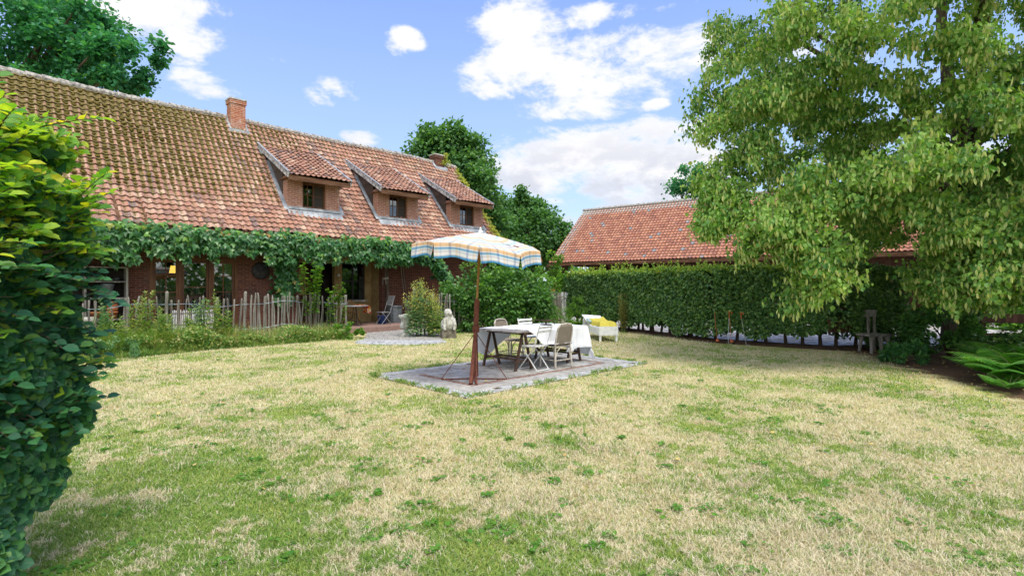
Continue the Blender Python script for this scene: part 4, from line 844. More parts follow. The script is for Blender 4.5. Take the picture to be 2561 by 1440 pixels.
gold=[(-9.4,-1.35,1.55,'tallest of the leafy stalks, in front of the brick wall beside the french window'),(-8.55,-1.4,1.0,'low leafy stalk in front of the left pane of the french window'),(-8.15,-1.3,1.3,'bluish leafy stalk at the fence left of the stick panel'),(-7.9,-1.5,1.5,'leafy stalk with pale tip standing before the stick panel'),
 (-10.2,-1.3,1.35,'leafy stalk at the fence before the old shelf'),(-9.9,-1.7,.95,'low bright green stalk plant under the shelf, nearest the hedge'),(-9.0,-1.6,.85,'short leafy stalk plant under the brick wall left of the window'),(-10.7,-1.6,1.1,'leafy stalks partly behind the foreground hedge'),(-9.1,-1.75,1.15,'pale green leafy stalks in front of the tallest stalk by the brick wall'),(-8.35,-1.75,.8,'low leafy stalks at the front of the weeds below the left window pane'),(-7.55,-1.35,.95,'leafy stalk standing in front of the right half of the stick panel'),(-9.6,-1.45,1.2,'leafy stalks before the terracotta pots on the shelf')]
for k,(x,y,h,l) in enumerate(gold):
    stalk_plant('goldenrod',l,'plant',hw(x,y),h*1.06,5 if k%2 else 7,.24,G_WEEDB if k in (2,4,6) else G_WEED,.17,True,None,46,'leafy stalks along the picket fence',rnd0=.1)
for k in range(5):
    x,y,h=[(0,0,1.85),(.25,.1,1.6),(-.2,-.15,1.45),(.42,-.1,1.25),(.55,.15,1.1)][k]
    stalk_plant('yellow_flower_plant',['tallest yellow-flowering stalks beside the curved fence post','yellow-flowering stalks just right of the tallest ones by the fence post','yellow-flowering stalks in front, next to the stone urn','green stalks with few flowers towards the stone figure','lowest green stalks, nearest the stone figure'][k],'plant',(-2.95+x,16.75+y,0),h,8,.30,G_WEEDB if k<3 else G_WEED,.20,True,G_YEL if k<4 else None,34,'yellow-flowering stalks by the fence opening',droop=.65,flow_n=45)
def sapling(name,label,loc,h,nb,mtl,ls,spread=.45,base=.15,grp=None,nl=17):
    t=thing(name,label,'young tree',loc,0,grp); st=MB(); lv=MB()
    for k in range(nb):
        a=random.uniform(0,2*PI); z0=h*random.uniform(0,base) if k<3 else h*random.uniform(.3,.75); L=h*random.uniform(.55,1.)-z0 if k<3 else h*random.uniform(.22,.4); sp=spread*(z0<h*.3 and .7 or .6)
        tt=np.linspace(0,1,7); d=np.array([math.cos(a)*sp,math.sin(a)*sp,L]); b=np.array([0,0,z0]); 
        pts=b+d*tt[:,None]+np.array([math.cos(a+1),math.sin(a+1),0])*.05*np.sin(tt*3)[:,None]; st.tube(pts,np.linspace(.016 if k<3 else .007,.003,7),5)
        n=int(nl*L/.4)+6; u_=.3+.7*rng.random(n) if k<3 else .1+.9*rng.random(n); P=np.stack([np.interp(u_,tt,pts[:,i]) for i in range(3)],1)+rng.normal(size=(n,3))*.02; an=rng.random(n)*2*PI
        scatter(lv,T_LEAF,P,np.stack([np.cos(an),np.sin(an),.1+0*an],1),np.tile([0,0,1.],(n,1))+rdir(n)*.4,ls*(.7+.6*rng.random(n)))
    st.build('stems',BARKD,t); lv.build('leaves',mtl,t); return t
sapling('sapling','tall young tree with light green leaves growing in front of the ivy-clad brick pillar',hw(-5.25,-1.55),2.45,12,G_BRIGHT,.10,.42,nl=19)
sapling('sapling','shorter bushy young tree beside the porch table at the end of the picket fence',hw(-4.5,-1.6),1.62,13,G_BRIGHT,.085,.42,nl=24)
def bush(name,label,cat,loc,rx,ry,h,n,mtl,ls,T=T_LEAF,z0=.02,nclump=40,stems=8,bright=.25,group=None,flat=.25,under=None):
    t=thing(name,label,cat,loc,0,group); mb=MB(); st=MB()
    d=rdir(nclump); d[:,2]=np.abs(d[:,2]); r=.55+.45*rng.random(nclump)**.5; C=np.stack([d[:,0]*rx*r,d[:,1]*ry*r,z0+h*.12+d[:,2]*h*.80*r],1); low=rng.random(nclump)<.45; C[low,2]=z0+rng.random(low.sum())*h*.55
    ang_=rng.random(low.sum())*2*PI; C[low,0]=np.cos(ang_)*rx*.9; C[low,1]=np.sin(ang_)*ry*.9
    k=rng.integers(0,nclump,n); cr=np.minimum(rx,h*.5)*(.16+.14*rng.random(nclump)); dd=rdir(n); P=C[k]+dd*(cr[k]*(.4+.6*rng.random(n)**.5))[:,None]; P[:,2]=np.maximum(P[:,2],z0*.5+.02)
    ax=dd*.8+np.array([0,0,-.15])+rdir(n)*.5; nm_=dd*.6+np.array([0,0,.8])+rdir(n)*.4
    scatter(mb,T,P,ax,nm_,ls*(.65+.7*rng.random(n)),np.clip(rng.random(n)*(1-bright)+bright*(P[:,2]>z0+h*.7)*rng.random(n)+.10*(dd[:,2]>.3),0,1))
    mb.build('foliage',mtl,t)
    for q in range(stems):
        c=C[q]; st.tube([(c[0]*.05,c[1]*.05,0),(c[0]*.35,c[1]*.35,c[2]*.5),(c[0],c[1],c[2])],[.025*h/2+.004,.018*h/2+.003,.004],5)
    if stems: st.build('stems',BARKD,t)
    return t
bush('herb_clump','low bright green leafy clump at the right end of the weed strip by the gravel','plant',hw(-4.35,-1.95),.55,.45,.52,1900,G_BRIGHT,.06,nclump=26,stems=0)
bush('herb_clump','feathery bluish green clump low down beside the foreground hedge','plant',hw(-10.2,-2.2),.7,.45,.52,2600,G_WEEDB,.05,T_NARROW,nclump=26,stems=0)
bush('large_shrub','large dense green shrub behind the parasol pole','shrub',(-.55,19.1,0),2.05,1.35,2.75,17000,G_SHRUB,.115,nclump=120,stems=14)
bush('small_tree','light yellow green bush beyond the big shrub at the corner of the barn','shrub',(1.75,24.6,0),.95,.8,3.7,4200,G_BRIGHT,.10,nclump=40)
for k,(x,y,r,h,l) in enumerate([(1.35,19.6,.45,.95,'bright green weeds left of the hoop gate'),(1.95,20.0,.5,.85,'bright green weeds just in front of the hoop gate'),(2.5,20.2,.38,1.5,'tall bright green herb between the gate and the clipped hedge'),(2.95,20.0,.35,1.0,'small pale leafy plant at the left foot of the clipped hedge'),(.85,18.6,.4,.7,'grey green low plant at the right foot of the big shrub')]):
    bush('herb_clump',l,'plant',(x,y,0),r,r*.8,h,1700,G_BRIGHT if k!=4 else G_WEEDB,.055,T_NARROW,nclump=24,stems=0,group='bright weeds before the gate')
stalk_plant('dry_weed','yellowing leafy tall weed leaning against the clipped hedge','plant',(3.95,18.4,0),1.45,12,.34,leafmat('yellowing leaf',[(0,(.17,.17,.05)),(1,(.38,.34,.12))],.6,.3),.13,True,None,42,droop=.5)
bush('rhododendron','small broad-leaved evergreen bush at the foot of the linden','shrub',(8.25,10.9,0),.42,.38,.55,900,G_VINE,.10,T_NARROW,nclump=16,stems=5)
bush('dark_shrub','dark round shrub behind the rustic chair','shrub',(9.75,13.2,0),.6,.45,1.3,2400,G_HEDGE,.07,nclump=18,stems=4)
bush('dark_shrub','dark leafy undergrowth at the right of the linden trunk','shrub',(11.2,11.2,0),1.2,.6,.8,3000,G_HEDGE,.09,nclump=40,stems=6)
bush('dark_shrub','dark leafy undergrowth hiding the left foot of the linden trunk','shrub',(10.1,12.0,0),.95,.6,1.7,4200,G_SHRUB,.085,nclump=30,stems=6)
def fern(label,loc,r,n):
    t=thing('fern',label,'fern',loc,0,'ferns at the right edge of the lawn'); mb=MB(); st=MB()
    for k in range(n):
        a=2*PI*k/n+random.uniform(-.2,.2); L=r*random.uniform(.75,1.1); el=random.uniform(.35,1.15); u_=np.linspace(0,1,24); hor=L*u_*math.cos(el*.8); z=.05+L*(u_*math.sin(el)*1.0-.75*u_**2*math.sin(el)*.9)+.12*u_
        d=np.array([math.cos(a),math.sin(a),0]); s_=np.array([-math.sin(a),math.cos(a),0]); pts=d*hor[:,None]+np.array([0,0,1])*z[:,None]; st.tube(pts,np.linspace(.005,.0015,24),4)
        tt=np.repeat(u_[3:],2); P=np.repeat(pts[3:],2,0); sg=np.tile([-1,1],21)[:,None]; wl=np.sin(np.clip((tt-.08)/.92,0,1)**.75*PI)*.17*r/.8+.012
        scatter(mb,T_PINNA,P,s_*sg+d*.45+np.array([0,0,-.15]),np.tile([0,0,1.],(42,1))+rdir(42)*.15,wl*1.25,np.clip(rng.random(42)*.6+random.random()*.4,0,1))
    mb.build('fronds',G_FERN,t); st.build('stems',bpy.data.materials['green stem'],t); return t
fern('large bright green fern, nearest of the ferns at the right edge',(8.25,8.4,0),1.15,30)
fern('fern with yellowing tips behind the nearest fern',(9.2,9.3,0),1.2,26); fern('darker fern farthest back beside the linden trunk',(9.9,10.5,0),1.1,20)
fern('small low fern at the lawn edge in front of the large fern',(7.55,7.9,0),.45,12)
# ---------------------------------------------------------------- parasol
PX,PY=-.647,8.85
par=thing('parasol','plaid white, blue and orange parasol on a rusty stand at the paving edge','parasol',(PX,PY,.03))
m=MB(); m.tube([(-.01,0,.02),(.03,.02,.82)],.030,12); m.tube([(.028,.02,.82),(.05,.025,1.36)],.045,12); m.tube([(.03,.02,.80),(.031,.02,.90)],.060,12); m.build('stand_tube',RUST,par)
m=MB(); m.tube([(.05,.025,1.34),(.105,.03,2.47)],.021,10); m.build('pole',BAMBOO,par)
for a in (PI*.98,PI*.02,-PI/2+.15,PI/2):
    m=MB(); e=np.array([math.cos(a)*.56,math.sin(a)*.56*(.9),.0]); k0=np.array([.028,.02,.80])
    m.beam(k0,e,.022,.012); m.beam((0,0,.012),e,.03,.014); m.build('brace',RUST,par)
m=MB(); m.beam((.03,.02,.85),(-.02,-.42,.0),.055,.06); m.beam((.03,.02,.85),(.02,.40,.0),.055,.05); m.build('strut',RUST,par)
def plaid():
    m,t,out=mat('plaid parasol cloth'); u,v,_=t.xyz(t.new('ShaderNodeTexCoord').outputs['UV'])
    Wt=(.66,.66,.65); B=(.07,.25,.44); Lb=(.33,.48,.58); Tn=(.62,.42,.24); O=(.72,.52,.34); Gy=(.42,.42,.46)
    vs=[(0,Wt),(.22,Wt),(.25,Lb),(.28,Wt),(.40,Tn),(.42,Wt),(.52,Lb),(.54,Wt),(.62,Gy),(.63,Wt),(.70,O),(.72,Wt),(.77,Lb),(.785,Wt),(.825,O),(.865,Tn),(.875,Wt),(.89,B),(.905,Lb),(.92,Wt),(.93,Gy),(.94,Wt),(.965,Wt),(.985,B),(1,B)]
    cv=t.ramp(t.math('DIVIDE',v,1.30),vs,'LINEAR')
    fu=t.math('FRACT',t.math('MULTIPLY',u,3.4)); cu=t.ramp(fu,[(0,(1,1,1)),(.15,(1,1,1)),(.19,(.62,.68,.80)),(.28,(.55,.62,.78)),(.32,(1,1,1)),(.52,(1,1,1)),(.56,(.95,.84,.70)),(.66,(1,.88,.74)),(.7,(1,1,1)),(.80,(.70,.76,.84)),(.84,(1,1,1)),(1,(1,1,1))])
    val=t.step(v,.70,.95); cu=t.mix(t.math('MULTIPLY_ADD',val,.75,.15),(1,1,1),cu)
    c=t.mix(1,cv,cu,'MULTIPLY'); 
    bf=t.new('ShaderNodeNewGeometry').outputs['Backfacing']; c=t.mix(bf,c,t.mix(1,c,(.85,.42,.16),'MULTIPLY'))  # orange of light passing through the cloth put into the underside colour
    b=t.new('ShaderNodeBsdfDiffuse'); t.put(b.inputs[0],c); tr=t.new('ShaderNodeBsdfTranslucent'); t.put(tr.inputs[0],t.mix(1,c,(.9,.8,.65),'MULTIPLY')); mx=t.new('ShaderNodeMixShader'); mx.inputs[0].default_value=.25
    t.l.new(b.outputs[0],mx.inputs[1]); t.l.new(tr.outputs[0],mx.inputs[2]); t.l.new(mx.outputs[0],out.inputs[0]); return m
def canopy():
    th0=[-68,-32,6,42,77,113,149,185,221,256]; zr=[2.30,2.275,2.185,2.09,2.19,2.30,2.36,2.40,2.40,2.36]; R0=1.10; ap=np.array([.11,.03,2.50])
    V=[];UV=[];F=[];NR,NU,NV=9,9,5; ribs=[]
    def rim(k): a=R(th0[k%10]); return np.array([math.sin(a)*R0+.04,-math.cos(a)*R0,zr[k%10]-.03])
    for k in range(10):
        A=rim(k);B=rim(k+1); base=len(V); sag=.05
        for i in range(NR+1):
            r=i/NR
            for j in range(NU+1):
                w=j/NU; e=A+(B-A)*w; e=e+nrm(np.array([ap[0],ap[1],0])-np.array([e[0],e[1],0]))*0.06*math.sin(PI*w)*r
                p=ap+(e-ap)*r; p[2]-=sag*math.sin(PI*r)*(.6+.0*w)*math.sin(PI*w)-.018*math.sin(PI*r); p[2]+=.03*math.sin(PI*w)*r*r
                V.append(p); UV.append(((w-.5)*r*.68+k*1.37,r*1.08))
        for i in range(NR):
            for j in range(NU):
                hole=(k==3 and (i,j) in ((4,2),(5,3),(6,5))) or (k==9 and (i,j) in ((7,5),(7,6)))
                if hole: continue
                q=base+i*(NU+1)+j; F.append((q,q+NU+1,q+NU+2,q+1))
        b2=len(V); sh=.225+.012*math.sin(k*3); wk=[0.15,.3,.25,.1,.2,.3,.2,.3,.2,.3][k]
        for i in range(NV+1):
            for j in range(NU+1):
                w=j/NU; e=V[base+NR*(NU+1)+j]; out_=nrm(np.array([e[0],e[1],0])); s=i/NV; lift=(.55 if k==9 else 0)*math.sin(PI*w)**.6
                ww=.5+(w-.5)*(1-.10*s-(.18*s if k==9 else 0)); e2=V[base+NR*(NU+1)]+(V[base+NR*(NU+1)+NU]-V[base+NR*(NU+1)])*ww; e=e*(1-s)+e2*s if 0 else e+(e2-(V[base+NR*(NU+1)]+(V[base+NR*(NU+1)+NU]-V[base+NR*(NU+1)])*w))
                p=e+np.array([0,0,-sh*s*(1-lift*.6)])+out_*(.03*s+.025*s*math.sin(w*7+k*2)+.12*s*lift)
                p[2]-=.012*math.sin(w*9+k)*s
                V.append(p); UV.append(((w-.5)*.68+k*1.37,1.08+.22*s))
        for i in range(NV):
            for j in range(NU): q=b2+i*(NU+1)+j; F.append((q,q+NU+1,q+NU+2,q+1))
        ribs.append(A)
    m=MB(); m.add(V,F,uv=np.array(UV)); m.build('canopy',plaid(),par,True)
    for A in ribs: m=MB(); m.tube([ap-np.array([0,0,.03]),(ap+A)/2-np.array([0,0,.012]),A-np.array([0,0,.012])],.006,5); m.build('rib',WORNW,par)
    m=MB(); m.lathe([(.045,0),(.04,.03),(.015,.06),(.02,.08),(.005,.10)],12,c=(ap[0],ap[1],ap[2]-.01)); m.build('finial',WORNW,par)
canopy()
# ---------------------------------------------------------------- garden table on trestles with cloth
TD=np.array([.71,.70]); TD/=np.linalg.norm(TD); TO=np.array([.09,9.60]); TROT=math.atan2(TD[1],TD[0])
def tw(s,w,z=0): q=TO+TD*s+np.array([-TD[1],TD[0]])*w; return (q[0],q[1],z)
tab=thing('trestle_table','long garden table of grey boards on dark trestles, its left end bare','table',tw(0,0,.028),TROT)
m=MB(); 
for k in range(5): m.bb(0,2.08,.228*k,.228*k+.222,.715,.738,rnd=random.random())
m.build('tabletop',BOARD,tab)
def trestle(s):
    for w_ in (.10,1.0):
        for q in (-1,1): m=MB(); m.beam((s+q*.22,w_,0),(s+q*.03,w_,.70),.035,.045); m.build('leg',TRES,tab)
    m=MB(); m.beam((s,.0,.69),(s,1.12,.69),.05,.055); 
    for w_ in (.10,1.0): m.beam((s-.17,w_,.17),(s+.17,w_,.17),.025,.04)
    for q in (-1,1): m.beam((s+q*.15,.1,.2),(s+q*.15,1.0,.2),.025,.04)
    m.build('trestle_rail',TRES,tab)
trestle(.28); trestle(1.80)
m=MB(); m.beam((.2,.02,.69),(1.95,.02,.69),.03,.05); m.build('apron',TRES,tab)
def clothmat():
    m,t,out=mat('white cotton cloth'); b=t.new('ShaderNodeBsdfDiffuse'); b.inputs[0].default_value=(.80,.82,.85,1); n=t.noise(t.new('ShaderNodeTexCoord').outputs['Object'],5,5,.6)
    t.put(b.inputs['Normal'],t.bump(n,.5,.03)); tr=t.new('ShaderNodeBsdfTranslucent'); tr.inputs[0].default_value=(.7,.74,.8,1); mx=t.new('ShaderNodeMixShader'); mx.inputs[0].default_value=.2; t.l.new(b.outputs[0],mx.inputs[1]); t.l.new(tr.outputs[0],mx.inputs[2]); t.l.new(mx.outputs[0],out.inputs[0]); return m
def cloth():
    L,Wd=2.09,1.14; NS,NW=90,80; V=[]
    sm=lambda x,a,b:(lambda q:q*q*(3-2*q))(min(1,max(0,(x-a)/(b-a))))
    for i in range(NS+1):
        u_=i/NS; 
        for j in range(NW+1):
            v_=j/NW
            near=.03+.46*sm(u_,.0,.24)-.05*sm(u_,.45,.62)+.10*sm(u_,.8,1); far=.12+.50*sm(1-abs(u_-.16)/.30,0,1)*(.8)+.06; 
            w=-near+(Wd+near+far)*v_
            s0=.30-.38*sm(v_,.35,.85)+.03*math.sin(v_*9); s=s0+(L+.52+.10*math.sin(v_*5)-s0)*u_
            ox=max(0,s-L); oy=max(0,-w,w-Wd); drop=math.hypot(ox,oy) if (ox>0 and oy>0) else max(ox,oy)
            fold=.035*math.sin(s*13+math.sin(s*5)*1.2)*min(1,oy*4)+.012*math.sin(s*31)*min(1,oy*5); fold2=.04*math.sin(w*12+1)*min(1,ox*4)
            x=min(s,L+.012)+(.05*min(1,ox*3)+fold2 if ox>0 else 0); y=min(max(w,-.012),Wd+.012)
            if oy>0: y+= (-1 if w<0 else 1)*(.02+abs(.06*min(1,oy*2.5))+fold)
            z=.752-drop+.004*math.sin(s*9+w*4)+.003*math.sin(w*21+s*3)
            lim=.478 if (w<0 and .25<s<1.35) else -1
            if z<lim: y-= (lim-z)*.9; z=lim+.004*math.sin(s*30)
            V.append((x,y,z))
    m=MB(); m.add(V,[(i*(NW+1)+j,(i+1)*(NW+1)+j,(i+1)*(NW+1)+j+1,i*(NW+1)+j+1) for i in range(NS) for j in range(NW)])
    o=m.build('tablecloth',clothmat(),None,True,loc=tw(0,0,.028)); o.rotation_euler=(0,0,TROT); tag(o,'creased white cloth draped over the garden table and down onto the chairs','tablecloth')
cloth()
t=thing('iron_stand','small rusty iron rack with a flat crossbar on the white tablecloth','rack',tw(1.62,.72,.782),TROT-.75)
m=MB(); m.box((0,0,.095),(.22,.05,.035)); m.tube([(-.33,0,.10),(.34,0,.105)],.009,6); m.tube([(0,0,.01),(0,0,.1)],.018,8); m.tube([(.1,0,.09),(.2,.02,.0)],.007,5); m.tube([(-.3,.02,.10),(-.3,.02,.0)],.007,5); m.build('rack_frame',BARKD,t); m=MB(); m.lathe([(.13,0),(.14,.012),(.02,.015)],16,c=(0,0,0)); m.build('tray',DARKM,t)
ang=TROT+PI/2-PI/2
slatchair('folding_chair','white folding slatted chair at the near long side of the table, its back to us','chairs round the garden table',tw(.46,-.02,.028),TROT+.10,WORNW,WORNW)
slatchair('folding_chair','white folding slatted chair on the far side of the table, only its back showing','chairs round the garden table',tw(1.80,1.30,.028),TROT+PI-.1,WORNW,WHITEP)
def wickermat():
    m,t,out=mat('woven wicker'); u,v,_=t.xyz(t.new('ShaderNodeTexCoord').outputs['UV']); c1=t.math('SINE',t.math('MULTIPLY',u,260)); c2=t.math('SINE',t.math('MULTIPLY',v,200)); w=t.math('MULTIPLY',c1,c2)
    n=t.noise(t.new('ShaderNodeTexCoord').outputs['Object'],14,5); c=t.mix(t.step(w,-.5,.5),(.10,.07,.045),t.mix(n,(.26,.22,.17),(.46,.42,.36))); pbr(t,out,c,.85,t.bump(w,.7,.006),.2); return m
WICK=wickermat()
def rattan(label,loc,rz):
    t=thing('rattan_chair',label,'chair',loc,rz,'chairs round the garden table')
    for s in (-1,1):
        m=MB(); m.tube([(s*.23,-.24,0),(s*.21,-.21,.44)],[.02,.017],8); m.build('leg',CANE,t); m=MB(); m.tube([(s*.21,.20,0),(s*.19,.19,.43)],[.02,.017],8); m.build('leg',CANE,t)
    m=MB()
    pts=[(-.21,-.21,.42),(-.215,-.25,.62),(-.20,-.28,.78),(-.15,-.295,.845),(0,-.305,.86),(.15,-.295,.845),(.20,-.28,.78),(.215,-.25,.62),(.21,-.21,.42)]; m.tube(pts,.018,8); m.build('back_frame',CANE,t)
    m=MB()
    for a,b in (((-.22,-.22,.15),(.22,-.22,.15)),((-.2,.2,.15),(.2,.2,.15)),((-.215,-.22,.15),(-.2,.2,.15)),((.215,-.22,.15),(.2,.2,.15)),((-.21,-.21,.42),(.21,-.21,.42)),((-.19,.2,.42),(.19,.2,.42)),((-.2,-.21,.42),(-.19,.2,.42)),((.2,-.21,.42),(.19,.2,.42))): m.tube([a,b],.012,6)
    for y,x0 in ((-.22,.215),(.2,.195)): m.tube([(-x0,y,.18),(-x0*.75,y,.33),(-x0*.3,y,.40),(x0*.3,y,.40),(x0*.75,y,.33),(x0,y,.18)],.010,6)
    m.build('cross_bars',CANE,t)
    def panel(fn,nm):
        V=[];UV=[];N=10
        for i in range(N+1):
            for j in range(N+1): p,q=fn(i/N,j/N); V.append(p); UV.append(q)
        mm=MB(); mm.add(V,[(i*(N+1)+j,(i+1)*(N+1)+j,(i+1)*(N+1)+j+1,i*(N+1)+j+1) for i in range(N) for j in range(N)],uv=np.array(UV)); o=mm.build(nm,WICK,t,True); md=o.modifiers.new('s','SOLIDIFY'); md.thickness=.012
    panel(lambda u,v:(((u-.5)*(.41-.09*max(0,v-.8)*5*.6),-.215-.085*v-.02*math.sin(PI*u),.44+.40*v-.03*(abs(u-.5)*2)**4*(v>.7)),(u*.41,v*.4)),'backrest')
    panel(lambda u,v:(((u-.5)*.40,-.20+.40*v,.435-.012*math.sin(PI*u)*math.sin(PI*v)),(u*.4,v*.4)),'seat')
rattan('grey wicker chair at the near right of the table, its woven back to us',tw(1.04,-.03,.028),TROT-.06)
rattan('grey wicker chair behind the bare left half of the table',tw(1.16,1.36,.028),TROT+PI+.1)
# ---------------------------------------------------------------- white wooden lounger with towel
t=thing('lounger','white wooden box-shaped lounger with raised head end standing on the lawn by the hedge','lounger',(2.80,15.05,0),.10)
m=MB(); m.bb(-.28,.28,0,.022,.20,.455); m.bb(-.28,.28,2.0,2.022,.20,.50); 
for s in (-1,1): m.bb(s*.28-.011,s*.28+.011,.023,1.999,.20,.40)
m.build('frame',WHITEP,t)
for s in (-1,1):
    for y in (.04,1.95): q=MB(); q.box((s*.24,y,.11),(.05,.045,.22),taper=1.25); q.build('leg',WHITEP,t)
m=MB()
for k in range(9): m.bb(-.265,.265,.03+k*.10,.12+k*.10,.405,.425,rnd=random.random())
m.build('slatted_bed',WHITEP,t)
m=MB(); m.add([(-.30,.95,.42),(.29,.95,.42),(.29,1.98,.66),(-.32,1.98,.70),(-.30,.95,.39),(.29,.95,.39),(.29,1.98,.63),(-.32,1.98,.66)],[(0,1,2,3),(7,6,5,4),(0,4,5,1),(1,5,6,2),(2,6,7,3),(3,7,4,0)]); m.bb(-.26,-.22,1.9,1.93,.2,.66); m.build('headrest',WHITEP,t)
V=[];N=26
for i in range(N+1):
    for j in range(N+1):
        u_,v_=i/N,j/N; x=-.24+u_*.54; y=.12+v_*1.35; x+=.03*math.sin(v_*6); e=min(u_,1-u_,v_,1-v_)*2; z=.43+.22*max(0,y-.95)+.17*min(1,e*5)**.5*(.80+.20*math.sin(u_*3.4+.3)*math.cos(v_*4-.6))+.010*math.sin(u_*15+v_*9)+.006*math.sin(v_*31); V.append((x,y,z))
m=MB(); m.add(V,[(i*(N+1)+j,(i+1)*(N+1)+j,(i+1)*(N+1)+j+1,i*(N+1)+j+1) for i in range(N) for j in range(N)]); o=m.build('yellow_towel',YTOWEL,None,True,loc=(2.80,15.05,0)); o.rotation_euler=(0,0,.10); tag(o,'crumpled yellow towel lying on the white lounger','towel')
m=MB(); m.box((-.06,1.05,.52),(.42,.30,.05),rot=[[1,0,.1],[0,.97,-.23],[-.1,.23,.97]]); o=m.build('folded_blanket',simple('teal striped blanket',(.05,.22,.20),(.55,.62,.6),9,.9,.3,stretch=(1,6,1)),None,loc=(2.72,15.15,0.02)); o.rotation_euler=(0,0,.10); tag(o,'folded teal and white blanket sticking out under the yellow towel','blanket')
# ---------------------------------------------------------------- orange handled sticks by the hedge
for k,(x,y,dx,lab) in enumerate(((5.97,14.35,.03,'grey metal stick with orange hook handle, left one of the pair by the hedge'),(6.31,14.0,-.145,'grey metal stick with orange hook handle, right one of the pair by the hedge'))):
    t=thing('hook_stick',lab,'stick',(x,y,0),0,'orange handled sticks by the hedge'); m=MB(); m.tube([(.085,0,.0),(.085,0,.035),(0,0,.035),(dx*.1,0,.12),(dx*.9,0,.76)],.008,6); m.build('shaft',GREYM,t)
    m=MB(); m.tube([(dx*.9,0,.74),(dx,0,.90),(dx+.03,0,.915),(dx+.07,0,.90),(dx+.075,0,.87),(dx+.04,0,.86)],.011,7); m.tube([(dx-.03,0,.905),(dx+.02,0,.905)],.011,7); m.build('handle',ORANGE,t)
for k,(x,y,dx,lab) in enumerate(((5.83,14.75,-.08,'thin orange stake standing left of the grey sticks'),(6.15,14.55,-.07,'thin orange stake standing between the two grey sticks'))):
    t=thing('orange_stake',lab,'stake',(x,y,0),0,'orange stakes by the hedge'); m=MB(); m.tube([(0,0,.0),(dx,0,.86)],[.005,.007],6); m.build('rod',ORANGE,t); m=MB(); m.lathe([(.05,.06),(.045,.10),(.02,.12),(.01,.06)],10); m.build('foot_disc',ORANGE,t)
# ---------------------------------------------------------------- rustic chair under the tree
t=thing('rustic_chair','old grey thick-legged wooden chair on bare soil under the linden','chair',(8.85,12.75,0),.30)
m=MB(); m.add([(-.34,-.20,.41),(.30,-.27,.41),(.34,.22,.41),(-.26,.24,.41),(-.34,-.20,.455),(.30,-.27,.455),(.34,.22,.455),(-.26,.24,.455)],[(3,2,1,0),(4,5,6,7),(0,1,5,4),(1,2,6,5),(2,3,7,6),(3,0,4,7)]); m.build('seat',OLDWOOD,t)
for (x,y) in ((-.24,-.16),(-.05,-.24),(.24,-.2),(.26,.16),(-.16,.18)): m=MB(); m.tube([(x*1.15,y*1.15,0),(x,y,.25),(x*.85,y*.9,.41)],[.034,.04,.065],8,wob=.1); m.build('leg',OLDWOOD,t)
for x in (.10,.30): m=MB(); m.tube([(x,.19,.44),(x+.06,.25,.95)],.036,8,wob=.1); m.build('back_post',OLDWOOD,t)
m=MB(); m.box((.25,.27,.94),(.36,.07,.17)); m.build('backrest',OLDWOOD,t)
m=MB(); m.bb(-.55,.05,-.02,.03,.45,.78); o=m.build('brown_board',DARKWOOD,None,loc=(8.55,13.15,0)); tag(o,'dark brown board standing behind the seat of the rustic chair','board')
# ---------------------------------------------------------------- right background fence
t=thing('rail_fence','dark wooden rail fence beyond the ferns at the right edge','fence',(11.9,13.2,0),-.05)
for z,h in ((.80,.22),(.36,.14)): m=MB(); m.bb(0,14,-.03,.03,z-h/2,z+h/2); m.build('rail',DARKWOOD,t)
for x in np.arange(.1,14,2.2): m=MB(); m.bb(x-.06,x+.06,.03,.15,0,1.05); m.build('post',DARKWOOD,t)
